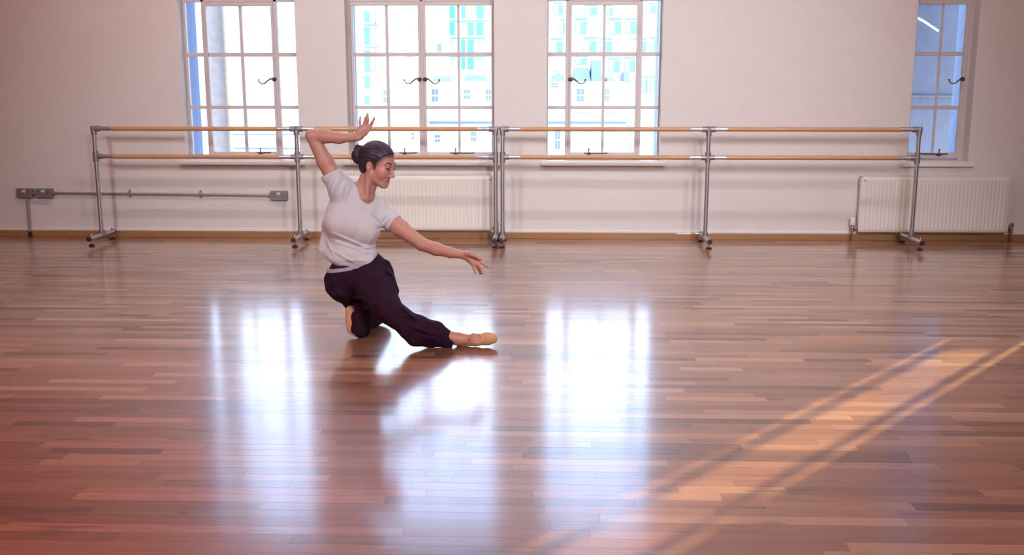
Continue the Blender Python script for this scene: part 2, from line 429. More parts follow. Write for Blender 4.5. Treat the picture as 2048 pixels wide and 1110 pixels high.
window(2, [([(-1.689, -1.406), (-1.38, -1.115)], 1, (-1.25, -1.30, -1.14)), ([(-1.048, -0.767), (-0.745, -0.464)], -1, (-0.79, -0.84, -0.62))], [],
       'wide steel window with a pair of casements above the radiator')
window(3, [([(0.247, 0.521), (0.544, 0.817)], -1, (0.41, 0.37, 0.58))], [(0.043, 0.194), (0.87, 1.02)],
       'tall steel window with one casement facing a white apartment block')
window(4, [([(3.25, 3.463), (3.48, 3.67)], 1, (3.52, 3.36, 3.60))], [],
       'narrow steel window with dirty bluish panes facing a shaded wall', M['dirty_glass'])
window(5, [([(5.545, 5.82)], None, None)], [(5.432, 5.507), (5.862, 5.935)],
       'narrow steel window that lets the low sun onto the floor')

# ------------------------------------------------------------------ ceiling lamps and added fill lamps
def emit(name, col, s):
    m, nt, b = new_mat(name); b.inputs['Base Color'].default_value = (0.9, 0.9, 0.9, 1)
    b.inputs['Emission Color'].default_value = (*col, 1); b.inputs['Emission Strength'].default_value = s; return m
LAMPS = [  # x, y, strength, colour
    (0.0, -2.2, 50.0, (1.0, 0.95, 0.95)), (-1.9, -2.2, 66.0, (1.0, 0.92, 0.91)), (1.9, -2.2, 46.0, (1.0, 0.92, 0.91)),
    (-3.8, -2.2, 46.0, (1.0, 0.48, 0.40)), (3.8, -2.2, 24.0, (1.0, 0.48, 0.40)),  # outer pair tinted red to redden the ends of the wall
    (0.3, -9.6, 4.0, (1.0, 0.84, 0.80))]  # unseen lamp behind the camera, added as weak fill
for i, (x, y, s, c) in enumerate(LAMPS):
    t = empty('batten_lamp', (x, y, ZC - 0.12))
    row = 'row beside the window wall' if y > -3 else ('row over the middle of the floor' if y > -8 else 'fill position added by the end wall')
    tag(t, 'white linear batten lamp on the ceiling in the ' + row, 'lamp', 'batten lamps in the ' + row)
    MB().box(x - 0.75, x + 0.75, y - 0.045, y + 0.045, ZC - 0.06, ZC - 0.001).build('housing', M['white_plastic'], t, bevel=0.006)
    mb = MB(); mb.tube([(x - 0.73, y, ZC - 0.085), (x + 0.73, y, ZC - 0.085)], 0.03, 12)
    mb.build('diffuser', emit('lamp_light_%d' % i, c, s), t, smooth=True)
    for sx in (-1, 1): MB().box(x + sx*0.74 - 0.012, x + sx*0.74 + 0.012, y - 0.04, y + 0.04, ZC - 0.12, ZC - 0.058).build('end_cap', M['white_plastic'], t)

def fill_lamp(loc, aim, power, col, cone, label, soft=0.12):
    loc = Vector(loc); d = (Vector(aim) - loc).normalized()
    t = empty('fill_lamp', tuple(loc)); tag(t, label, 'lamp', 'unseen fill lamps added under the ceiling')
    c = MB(); c.lathe(loc - d * 0.16, d, [(0.05, 0), (0.085, 0.03), (0.095, 0.12), (0.095, 0.13)], 20); c.build('housing', M['rubber'], t, smooth=True)
    s_ = d.cross(Vector((0, 0, 1))).normalized()
    y = MB(); m_ = loc - d * 0.09
    y.tube([m_ + s_ * 0.10, m_ + s_ * 0.115 + Vector((0, 0, 0.10)), m_ + Vector((0, 0, 0.17)), m_ - s_ * 0.115 + Vector((0, 0, 0.10)), m_ - s_ * 0.10], 0.008, 8)
    y.cyl(m_ + Vector((0, 0, 0.16)), Vector((m_.x, m_.y, ZC - 0.001)), 0.012, n=10); y.build('yoke', M['rubber'], t, smooth=True)
    li = bpy.data.lights.new('bulb', 'SPOT'); li.energy = power; li.color = col; li.spot_size = math.radians(cone); li.spot_blend = 1.0; li.shadow_soft_size = soft
    lo = bpy.data.objects.new('bulb', li); COL.objects.link(lo); lo.parent = t; lo.location = d * 0.02; lo.rotation_euler = (-d).to_track_quat('Z', 'Y').to_euler()
fill_lamp((-0.5, -7.6, 3.30), (-0.75, -3.3, 0.75), 120.0, (0.98, 0.97, 1.0), 44, 'black fill lamp added out of view and aimed at the dancer', 0.12)  # added front fill for the dancer
for lp, aim, pw, ds in (((1.6, -9.6, 3.30), (-0.3, 0.0, -0.3), 600.0, 'beside the end wall'), ((2.6, -7.5, 3.30), (0.2, 0.0, -0.2), 400.0, 'above the sunlit side'),
                        ((-3.4, -7.6, 3.30), (-2.0, 0.0, -0.2), 330.0, 'next to the added red lamp'), ((3.6, -6.4, 3.30), (2.4, 0.0, -0.2), 190.0, 'over the sunlit floor')):
    fill_lamp(lp, aim, pw * 1.4, (0.98, 0.95, 1.0), 60, 'black fill lamp added to brighten the window wall, hung ' + ds, 0.30)  # unseen fills added to brighten the lower window wall
fill_lamp((-3.6, -8.6, 3.30), (-1.9, -6.2, 0.0), 420.0, (1.0, 0.03, 0.025), 62, 'black fill lamp added to redden the near left floor', 0.09)  # red wash added over the left foreground
fill_lamp((3.4, -8.6, 3.30), (1.9, -6.5, 0.0), 130.0, (1.0, 0.06, 0.04), 62, 'black fill lamp added to redden the near right floor', 0.09)  # weaker red wash added over the right foreground

# ------------------------------------------------------------------ ballet barres
def barre(name, xs, label):
    yb = -0.345; ZT, ZL = 0.993, 0.755
    t = empty(name, (xs[1], yb, 0)); tag(t, label, 'ballet barre', 'portable double ballet barres')
    rp, rf, rr = 0.0185, 0.0245, 0.0195
    for i, x in enumerate(xs):
        s = MB(); s.cyl((x, yb, 0.075), (x, yb, ZT), rp); s.build('post', M['alu'], t, smooth=True)
        # fittings: elbow or tee on top, tee or cross below, tee at the foot
        f = MB(); d = [1] if i == 0 else ([-1] if i == 2 else [-1, 1])
        f.cyl((x, yb, ZT - 0.052), (x, yb, ZT + (0.012 if len(d) == 1 else 0.0)), rf)
        for q in d: f.cyl((x - q*0.012, yb, ZT), (x + q*0.055, yb, ZT), rf)
        if len(d) == 1: f.lathe((x - d[0]*0.004, yb, ZT), (0, 0, 1), [(0.0245, -0.01), (0.0245, 0.012), (0.02, 0.021), (0.008, 0.0245)], 20)
        f.build('top_fitting', M['fitting'], t, smooth=True)
        f = MB(); f.cyl((x, yb, ZL - 0.045), (x, yb, ZL + 0.045), rf)
        for q in d: f.cyl((x, yb, ZL), (x + q*0.055, yb, ZL), rf * 0.92)
        f.build('rail_fitting', M['fitting'], t, smooth=True)
        f = MB(); f.cyl((x, yb, 0.062), (x, yb, 0.112), rf); f.cyl((x, yb - 0.042, 0.066), (x, yb + 0.042, 0.066), rf)
        f.build('foot_fitting', M['fitting'], t, smooth=True)
        ft = MB(); ft.cyl((x, yb - 0.25, 0.066), (x, yb + 0.232, 0.066), rp * 1.05); foot = ft.build('foot_tube', M['alu'], t, smooth=True)
        for sy in (-1, 1):
            ye = yb + (0.232 if sy > 0 else -0.25)
            MB().lathe((x, ye - sy*0.004, 0.066), (0, sy, 0), [(0.0205, 0), (0.0205, 0.014), (0.017, 0.018), (0.010, 0.0185)], 18).build('end_cap', M['rubber'], foot, smooth=True)
            yd = yb + sy * 0.208
            MB().lathe((x, yd, 0.0), (0, 0, 1), [(0.026, 0), (0.027, 0.007), (0.018, 0.014), (0.008, 0.018)], 18).build('levelling_foot', M['rubber'], foot, smooth=True)
            b_ = MB(); b_.cyl((x, yd, 0.016), (x, yd, 0.10), 0.005, n=10); b_.lathe((x, yd, 0.086), (0, 0, 1), [(0.009, 0), (0.009, 0.012), (0.005, 0.017)], 10)
            b_.build('levelling_bolt', M['chrome'], foot, smooth=True)
    for i in range(2):
        xa, xb = xs[i], xs[i+1]
        for z in (ZT, ZL):
            MB().cyl((xa + 0.155, yb, z), (xb - 0.155, yb, z), rr, n=24).build('wooden_rail', M['rail'], t, smooth=True)
            for a, b_ in ((xa + 0.045, xa + 0.155), (xb - 0.155, xb - 0.045)):
                MB().cyl((a, yb, z), (b_, yb, z), rr * 0.95, n=20).build('sleeve', M['alu'], t, smooth=True)
    return t
barre('ballet_barre', (-3.881, -2.119, -0.408), 'double wooden ballet barre on aluminium posts behind the dancer, in front of the wall sockets')
barre('ballet_barre', (-0.348, 1.403, 3.164), 'double wooden ballet barre on aluminium posts reaching to the narrow dirty window')

# ------------------------------------------------------------------ radiators
def radiator(xa, xb, label, trv_left):
    z0, z1, yf, yk = 0.082, 0.572, -0.088, -0.036
    t = empty('radiator', ((xa + xb) / 2, -0.04, 0.0)); tag(t, label, 'radiator', 'white panel radiators under the windows')
    n = int(round((xb - xa - 0.05) / 0.0333))
    # pressed front panel: flutes between flat borders
    xsA = [xa, xa + 0.012]; ysA = [yf + 0.010, yf]
    p = (xb - xa - 0.05) / n
    for i in range(n):
        c = xa + 0.025 + p * (i + 0.5)
        xsA += [c - p*0.42, c - p*0.26, c - p*0.12, c + p*0.12, c + p*0.26, c + p*0.42]
        ysA += [0, 0.45, 1, 1, 0.45, 0]
    xsA += [xb - 0.012, xb]; ysA += [yf, yf + 0.010]
    zsA = [z0, z0 + 0.008, z0 + 0.035, z0 + 0.052, z1 - 0.056, z1 - 0.036, z1 - 0.008, z1]
    dep = [0, 0, 0, 1, 1, 0, 0, 0]
    v, f = [], []
    for k, z in enumerate(zsA):
        for i, x in enumerate(xsA):
            if i < 2 or i >= len(xsA) - 2: y = ysA[i] if 0 < k < len(zsA) - 1 else yf + 0.010
            else: y = yf - 0.0 + 0.0055 * (1 - ysA[i]) * dep[k]
            if k in (0, len(zsA) - 1): y = yf + 0.010
            v.append((x, y, z))
    m = len(xsA)
    for k in range(len(zsA) - 1):
        for i in range(m - 1): f.append((k*m+i, k*m+i+1, (k+1)*m+i+1, (k+1)*m+i))
    mb = MB(); mb.v, mb.f = v, f
    mb.build('front_panel', M['enamel'], t, auto=0.9)
    b_ = MB(); b_.box(xa + 0.004, xb - 0.004, yf + 0.0101, yk, z0 + 0.002, z1 - 0.004); b_.build('body', M['enamel'], t, bevel=0.004)
    MB().box(xa - 0.002, xb + 0.002, yf + 0.006, yk + 0.004, z1 + 0.0005, z1 + 0.011).build('top_cover', M['enamel'], t, bevel=0.004)
    for x, s in ((xa, -1), (xb, 1)):
        MB().box(min(x + s*0.0005, x + s*0.008), max(x + s*0.0005, x + s*0.008), yf + 0.006, yk + 0.002, z0 + 0.01, z1 - 0.006).build('side_cover', M['enamel'], t, bevel=0.002)
    MB().lathe((xa + 0.026 if trv_left else xb - 0.006, yf + 0.0, z1 - 0.03), (0, -1, 0), [(0.006, 0), (0.006, 0.006)], 10).build('air_vent', M['bronze'], t)
    for x in (xa + 0.2, xb - 0.2):
        MB().box(x - 0.02, x + 0.02, yk + 0.0005, -0.0005, z0 + 0.06, z1 - 0.06).build('bracket', M['enamel'], t)
    for x, s, trv in ((xa, -1, trv_left), (xb, 1, False)):
        yv = -0.062; xv = x + s * 0.052
        vv = MB(); vv.cyl((x + s*0.006, yv, z0 + 0.03), (xv, yv, z0 + 0.03), 0.010, n=12); vv.cyl((x + s*0.018, yv, z0 + 0.03), (x + s*0.034, yv, z0 + 0.03), 0.0145, n=6)
        vv.lathe((xv, yv, z0), (0, 0, 1), [(0.011, 0), (0.0135, 0.004), (0.0135, 0.016), (0.010, 0.02), (0.012, 0.03), (0.012, 0.042), (0.010, 0.048), (0.015, 0.052), (0.015, 0.062)], 14)
        va = vv.build('valve', M['chrome'], t, smooth=True)
        if trv:
            MB().lathe((xv, yv, z0 + 0.0625), (0, 0, 1), [(0.018, 0), (0.0215, 0.008), (0.0215, 0.056), (0.018, 0.066), (0.008, 0.069)], 18).build('thermostat_head', M['white_plastic'], va, smooth=True)
        else:
            MB().lathe((xv, yv, z0 + 0.0625), (0, 0, 1), [(0.013, 0), (0.012, 0.020), (0.008, 0.024)], 14).build('valve_cap', M['chrome'], va, smooth=True)
        MB().cyl((xv, yv, 0.0), (xv, yv, z0 + 0.002), 0.0075, n=12).build('pipe', M['chrome'], t, smooth=True)
    return t
radiator(-1.74, -0.46, 'white fluted panel radiator behind the dancer under the wide window', False)
radiator(2.80, 4.09, 'white fluted panel radiator with thermostat valve under the narrow window', True)

# ------------------------------------------------------------------ sockets and conduit
def socket(x0, x1, zc, label):
    h = 0.042; t = empty('wall_socket', ((x0 + x1) / 2, 0, zc)); tag(t, label, 'wall socket', 'grey metal-clad double sockets')
    MB().box(x0, x1, -0.042, -0.0005, zc - h, zc + h).build('back_box', M['plate'], t, bevel=0.006)
    fp = MB().box(x0 + 0.002, x1 - 0.002, -0.048, -0.0421, zc - h + 0.002, zc + h - 0.002).build('face_plate', M['plate'], t, bevel=0.0025)
    xm = (x0 + x1) / 2
    for s in (-1, 1):
        MB().box(xm + s*0.0085 - 0.0058, xm + s*0.0085 + 0.0058, -0.0535, -0.0478, zc + 0.008, zc + 0.030).build('rocker_switch', M['white_plastic'], fp, bevel=0.0015)
        mb = MB()
        xo = xm + s * 0.040
        mb.box(xo - 0.0035, xo + 0.0035, -0.0486, -0.0479, zc + 0.008, zc + 0.018)
        for q in (-1, 1): mb.box(xo + q*0.011 - 0.004, xo + q*0.011 + 0.004, -0.0486, -0.0479, zc - 0.012, zc - 0.006)
        mb.build('socket_holes', M['dark_slot'], fp)
        MB().lathe((xm + s*0.066, -0.0478, zc), (0, -1, 0), [(0.004, 0), (0.0035, 0.0012)], 10).build('screw', M['chrome'], fp)
    return t
ZS = 0.402
socket(-4.780, -4.634, ZS, 'grey double wall socket above the upright conduit')
socket(-4.608, -4.452, ZS, 'grey double wall socket between the upright and the long level conduit')
socket(-2.454, -2.302, 0.386, 'grey double wall socket under the window, at the far end of the long conduit')
t = MB(); t.cyl((-4.449, -0.022, 0.402), (-2.457, -0.022, 0.388), 0.0105, n=14)
cond = t.build('conduit', M['steel'], None, smooth=True); tag(cond, 'long level steel conduit pipe joining two sockets along the wall', 'conduit')
for x in (-3.75, -3.10):
    z = 0.402 + (x + 4.449) / 1.992 * -0.014
    mb = MB(); mb.box(x - 0.011, x + 0.011, -0.036, -0.0005, z - 0.017, z + 0.017); mb.box(x - 0.011, x + 0.011, -0.005, -0.0005, z - 0.036, z + 0.036)
    mb.build('pipe_clip', M['steel'], cond, bevel=0.003)
for xa, xb in ((-4.449, -4.425), (-2.481, -2.457)):
    MB().cyl((xa, -0.022, 0.402 + (xa + 4.449) * -0.00697), (xb, -0.022, 0.402 + (xb + 4.449) * -0.00697), 0.015, n=14).build('coupling', M['steel'], cond, smooth=True)
v = MB(); v.cyl((-4.691, -0.03, 0.0), (-4.691, -0.03, 0.359), 0.0105, n=14)
vc = v.build('conduit', M['steel'], None, smooth=True); tag(vc, 'short upright steel conduit pipe from the floor to a socket', 'conduit')
MB().cyl((-4.691, -0.03, 0.0), (-4.691, -0.03, 0.05), 0.016, n=14).build('coupling', M['rubber'], vc, smooth=True)
MB().cyl((-4.633, -0.022, ZS), (-4.609, -0.022, ZS), 0.014, n=14).build('conduit_nipple', M['steel'], cond, smooth=True)

# ------------------------------------------------------------------ outside
M['asphalt'] = plain('street_paving', (0.55, 0.55, 0.55), 0.9, bump=0.2, scale=2.0, var=0.1)
M['render_white'] = plain('white_render', (0.86, 0.86, 0.85), 0.85, var=0.04, scale=0.6)
M['render_cream'] = plain('cream_render', (0.84, 0.83, 0.80), 0.85, var=0.05, scale=0.6)
M['shade_wall'] = plain('shaded_blue_render', (0.16, 0.185, 0.26), 0.9, bump=0.25, scale=6, var=0.10)  # bluish shade on the near wing is put into this colour
M['slate'] = plain('slate_roof', (0.16, 0.18, 0.25), 0.6, var=0.2, scale=1.5)
M['green_glass'] = plain('green_tinted_glazing', (0.10, 0.30, 0.25), 0.12)
M['cyan_glass'] = plain('cyan_tinted_glazing', (0.08, 0.36, 0.46), 0.15)
M['blue_glass'] = plain('blue_grey_glazing', (0.12, 0.17, 0.27), 0.2)
M['curtain'] = plain('pale_green_curtain', (0.42, 0.62, 0.56), 0.9)
M['steelwork'] = plain('painted_steelwork', (0.17, 0.20, 0.21), 0.5)
M['pink'] = plain('pinkish_brick', (0.52, 0.36, 0.36), 0.85, var=0.1, scale=2.0)
M['ochre'] = plain('ochre_panel', (0.66, 0.48, 0.22), 0.8)
M['black_letters'] = plain('dark_lettering', (0.10, 0.09, 0.09), 0.6)
ZG = -8.0
tag(MB().box(-220, 260, WT + 0.3, 260, ZG - 0.5, ZG).build('street', M['asphalt']), 'pale street and paving far below the windows', kind='structure')
def P(px, py, Y): return on_y(px, py, Y)
def facade(name, px0, px1, py_top, Y, depth, mat, label, cat='building'):
    a = P(px0, py_top, Y); b_ = P(px1, py_top, Y); zt = (a[2] + b_[2]) / 2
    t = empty(name, ((a[0] + b_[0]) / 2, Y, ZG)); tag(t, label, cat)
    MB().box(a[0], b_[0], Y, Y + depth, ZG, zt).build('wall', mat, t)
    return t, zt
def win_at(t, px0, px1, py0, py1, Y, mat, cols=2, transom=None, curtain=False):
    a = P(px0, py1, Y); b_ = P(px1, py0, Y); x0, x1, z0, z1 = a[0], b_[0], a[2], b_[2]
    w = ring(x0, x1, z0, z1, 0.09, 0.09, 0.09, 0.09, Y - 0.10, Y - 0.001).build('window', M['render_white'] if not curtain else M['steelwork'], t)
    xs_ = [x0 + 0.09 + (x1 - x0 - 0.18) * k / cols for k in range(cols + 1)]
    for k in range(cols):
        MB().box(xs_[k] + 0.03, xs_[k+1] - 0.03, Y - 0.06, Y - 0.002, z0 + 0.09, z1 - 0.09).build('pane', mat, w)
    if transom:
        zt = z1 - (z1 - z0) * transom
        MB().box(x0 + 0.05, x1 - 0.05, Y - 0.12, Y - 0.061, zt - 0.07, zt + 0.07).build('transom', M['render_white'], w)
    if curtain:
        MB().box(x0 + 0.12, x0 + (x1 - x0) * 0.42, Y - 0.09, Y - 0.0605, z0 + 0.12, z1 - (z1-z0)*0.24).build('curtain', M['curtain'], w)
    return w
# shaded wall beyond the narrow window; unseen depth added to block the low sun
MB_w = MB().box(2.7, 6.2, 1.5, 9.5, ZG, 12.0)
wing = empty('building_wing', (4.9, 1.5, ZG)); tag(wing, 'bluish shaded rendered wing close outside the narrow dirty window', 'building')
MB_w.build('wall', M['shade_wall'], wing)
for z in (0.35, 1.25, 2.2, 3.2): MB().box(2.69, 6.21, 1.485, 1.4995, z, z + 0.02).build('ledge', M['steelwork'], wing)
cb = MB(); pa, pb = on_y(1822, 28, 1.46), on_y(1877, 62, 1.46)
cb.tube([tuple(pa), tuple((pa + pb) / 2 + np.array([0, 0, 0.006])), tuple(pb)], 0.012, 8)
tag(cb.build('cable', M['white_plastic'], None, smooth=True), 'white cable slanting across the shaded wing outside the narrow window', 'cable')
# stone column
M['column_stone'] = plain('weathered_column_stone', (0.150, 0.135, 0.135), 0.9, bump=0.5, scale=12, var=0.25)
ca = P(416, 100, 6.0); cb_ = P(456, 100, 6.0); xc, rc = (ca[0] + cb_[0]) / 2, (cb_[0] - ca[0]) / 2
col = empty('stone_column', (xc, 6.0, ZG)); tag(col, 'round pale stone column standing outside the casement window by the sockets', 'column')
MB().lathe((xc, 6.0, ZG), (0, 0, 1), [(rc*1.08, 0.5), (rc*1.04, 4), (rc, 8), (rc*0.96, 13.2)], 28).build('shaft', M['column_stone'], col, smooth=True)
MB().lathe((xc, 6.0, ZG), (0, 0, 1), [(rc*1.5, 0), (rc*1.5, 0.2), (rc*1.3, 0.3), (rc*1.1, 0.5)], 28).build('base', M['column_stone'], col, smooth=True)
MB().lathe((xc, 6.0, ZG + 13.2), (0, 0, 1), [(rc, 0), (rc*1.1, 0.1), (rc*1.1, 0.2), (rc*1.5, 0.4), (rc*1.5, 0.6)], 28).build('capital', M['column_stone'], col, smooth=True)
# office block beyond the column
t, zt = facade('office_block', 330, 660, -60, 120.0, 20, M['render_white'], 'white office block with faint rows of windows beyond the stone column')
for (a, b_, c, d) in [(514, 534, 162, 175), (514, 534, 180, 192), (514, 534, 196, 210), (470, 500, 120, 150), (514, 534, 230, 248), (500, 545, 275, 290), (560, 572, 30, 42), (560, 572, 50, 62), (508, 522, 30, 60), (478, 505, 228, 262)]:
    win_at(t, a, b_, c, d, 120.0, M['curtain'], 3)
for y in (268, 296): MB().box(P(430, y, 119.6)[0], P(640, y, 119.6)[0], 119.6, 119.999, P(500, y + 2, 119.6)[2], P(500, y, 119.6)[2]).build('ledge', M['blue_glass'], t)
# glazed stair tower on the left of the wide window
t, zt = facade('stair_tower_block', 696, 790, -40, 80.0, 9, M['render_white'], 'white block with a green glazed stair strip and steel balconies')
for (c, d) in [(20, 48), (52, 92), (98, 146), (150, 178), (190, 212)]:
    win_at(t, 727, 742, c, d, 80.0, M['green_glass'], 1)
for y in (47, 92, 140):
    b0 = P(726, y + 3, 78.8); b1 = P(753, y, 78.8)
    f = MB().box(b0[0], b1[0], 78.8, 79.999, b0[2], b1[2]).build('balcony', M['steelwork'], t)
    p0 = P(752, y, 78.9)
    MB().box(p0[0] - 0.05, p0[0] + 0.05, 78.85, 78.95, p0[2], p0[2] + 2.0).build('balcony_post', M['steelwork'], f)
for (a, b_, c, d) in [(765, 783, 178, 207)]: win_at(t, a, b_, c, d, 80.0, M['blue_glass'], 2, 0.5)
# lower houses between
t, zt = facade('ochre_house', 788, 842, 120, 92.0, 6.5, M['render_cream'], 'cream house with an ochre upper panel and a grey slate mansard')
o0 = P(800, 150, 91.9); o1 = P(818, 82, 91.9)
MB().box(o0[0], o1[0], 91.9, 95.0, o0[2], o1[2]).build('ochre_panel', M['ochre'], t)
s0 = P(788, 163, 91.7); s1 = P(806, 118, 91.7); MB().box(s0[0], s1[0], 91.7, 91.999, s0[2], s1[2]).build('slate_mansard', M['slate'], t)
win_at(t, 814, 829, 264, 280, 92.0, M['blue_glass'], 2, 0.5)
s0 = P(800, 56, 92.6); s1 = P(824, 54, 92.6)
mb = MB(); mb.box(s0[0], s1[0], 92.4, 92.8, s0[2], s1[2]); mb.cyl(((s0[0]+s1[0])/2, 92.6, o1[2]), ((s0[0]+s1[0])/2, 92.6, s0[2] + 1.0), 0.12, n=8)
mb.build('roof_mast', M['steelwork'], t)
# cyan glass tower
t, zt = facade('glass_tower', 886, 990, -90, 140.0, 24, M['render_white'], 'tall pale tower with a cyan glazed curtain grid')
for i, (a, b_) in enumerate([(895, 911), (921, 932), (934, 949), (951, 969)]):
    for (c, d) in [(-60, -12), (-8, 38), (44, 72), (78, 108), (114, 140)]:
        win_at(t, a, b_, c, d, 140.0, M['cyan_glass'] if (i + c) % 3 else M['curtain'], 1)
for y in (41, 75, 111): MB().box(P(892, y, 139.6)[0], P(972, y, 139.6)[0], 139.6, 139.85, P(930, y + 3, 139.6)[2], P(930, y, 139.6)[2]).build('floor_band', M['cyan_glass'], t)
b0 = P(875, 104, 139.5); b1 = P(883, 88, 139.5)
t2, zt = facade('pale_block', 846, 886, -20, 128.0, 9, M['render_white'], 'plain white slab block with one small dark window beside the glass tower')
win_at(t2, 873, 884, 86, 105, 128.0, M['blue_glass'], 1)
# white terrace with slate roofs, below both windows
YT = 100.0
t, zt = facade('pub_terrace', 836, 1252, 166, YT, 16, M['render_white'], 'white stucco terrace with sash windows and a lettered fascia across the street')
for (a, b_, c, d) in [(862, 878, 177, 205), (926, 942, 178, 200), (970, 984, 178, 203), (1040, 1060, 176, 205), (1100, 1118, 165, 176), (1151, 1170, 176, 205), (1207, 1220, 176, 205),
                      (940, 954, 262, 284), (868, 882, 268, 286), (1108, 1122, 260, 300)]:
    win_at(t, a, b_, c, d, YT, M['blue_glass'], 2, 0.5)
for y0, y1, pr in ((163, 166, 0.7), (211, 214, 0.5), (236, 238, 0.35), (243, 248, 0.6)):
    MB().box(P(836, y1, YT)[0], P(1252, y1, YT)[0], YT - pr, YT - 0.001, P(1040, y1, YT - pr)[2], P(1040, y0, YT - pr)[2]).build('cornice', M['render_cream'] if y0 < 240 else M['shade_wall'], t)
for (a, b_, c) in [(1144, 1181, 135), (1181, 1204, 120), (926, 975, 150), (1212, 1228, 154), (1246, 1258, 144), (868, 896, 152), (1100, 1130, 150)]:
    x0, x1 = P(a, c, YT + 3)[0], P(b_, c, YT + 3)[0]; zr = P(a, c, YT + 3)[2]
    mb = MB(); w_ = x1 - x0
    mb.add([(x0, YT + 0.6, zt), (x1, YT + 0.6, zt), (x1, YT + 9, zt), (x0, YT + 9, zt), (x0 + w_*0.12, YT + 3, zr), (x1 - w_*0.12, YT + 3, zr), (x1 - w_*0.12, YT + 7, zr), (x0 + w_*0.12, YT + 7, zr)],
           [(0,1,5,4), (1,2,6,5), (2,3,7,6), (3,0,4,7), (4,5,6,7), (0,3,2,1)])
    mb.build('slate_roof', M['slate'], t)
for (a, b_, c, d) in [(1171, 1181, 262, 312), (1222, 1231, 255, 312), (806, 816, 276, 300)]:
    p0 = P(a, d, YT - 0.2); p1 = P(b_, c, YT - 0.2); MB().box(p0[0], p1[0], YT - 0.2, YT - 0.001, p0[2], p1[2]).build('pilaster', M['pink'], t)
for a in (1254, 1258, 1263):
    p0 = P(a, 312, YT - 0.3); p1 = P(a + 1.6, 170, YT - 0.3); MB().box(p0[0], p1[0], YT - 0.3, YT - 0.1, p0[2], p1[2]).build('drainpipe', M['blue_glass'], t)
# lettering on the fascia
cu = bpy.data.curves.new('lettering', 'FONT'); cu.body = 'PRINCESS OF WALES'; cu.size = 0.62; cu.space_character = 1.55; cu.extrude = 0.03
to = bpy.data.objects.new('lettering_tmp', cu); COL.objects.link(to)
dg = bpy.context.evaluated_depsgraph_get(); me = bpy.data.meshes.new_from_object(to.evaluated_get(dg)); bpy.data.objects.remove(to)
xs_ = [q.co.x for q in me.vertices]; wv = max(xs_) - min(xs_)
pl, pr_ = P(1149, 228, YT - 0.1), P(1239, 228, YT - 0.1); k = (pr_[0] - pl[0]) / wv
zmax = P(1190, 224, YT - 0.1)[2]; zmin = P(1190, 228.2, YT - 0.1)[2]; kz = (zmax - zmin) / (0.62 * 0.70)
for q in me.vertices:
    x, y, z = q.co; q.co = (pl[0] + (x - min(xs_)) * k, YT - 0.05 - z, zmin + y * kz)
me.materials.clear(); link('lettering', me, M['black_letters'], t)
# modern white apartment block
YM = 125.0
t, zt = facade('apartment_block', 1040, 1420, -150, YM, 20, M['render_white'], 'modern white apartment block with staggered green curtained windows')
for (a, b_, c, d) in [(1107, 1126, 5, 31), (1168, 1195, 10, 31), (1212, 1226, 10, 31), (1292, 1312, 6, 26), (1119, 1131, 38, 68), (1150, 1174, 37, 69), (1217, 1243, 37, 69), (1250, 1274, 36, 69),
                      (1101, 1126, 76, 107), (1167, 1193, 75, 106), (1200, 1225, 76, 107), (1266, 1293, 76, 106), (1300, 1314, 75, 106), (1150, 1174, 112, 130), (1216, 1240, 115, 145), (1248, 1271, 114, 145),
                      (1283, 1296, 152, 185), (1300, 1316, 152, 185), (1108, 1120, 142, 160)]:
    win_at(t, a, b_, c, d, YM, M['green_glass'], 2, 0.18, True)
for y in (36, 74, 112, 150): MB().box(P(1040, y, YM)[0], P(1420, y, YM)[0], YM - 0.06, YM - 0.001, P(1200, y + 0.8, YM)[2], P(1200, y, YM)[2]).build('floor_joint', M['shade_wall'], t)

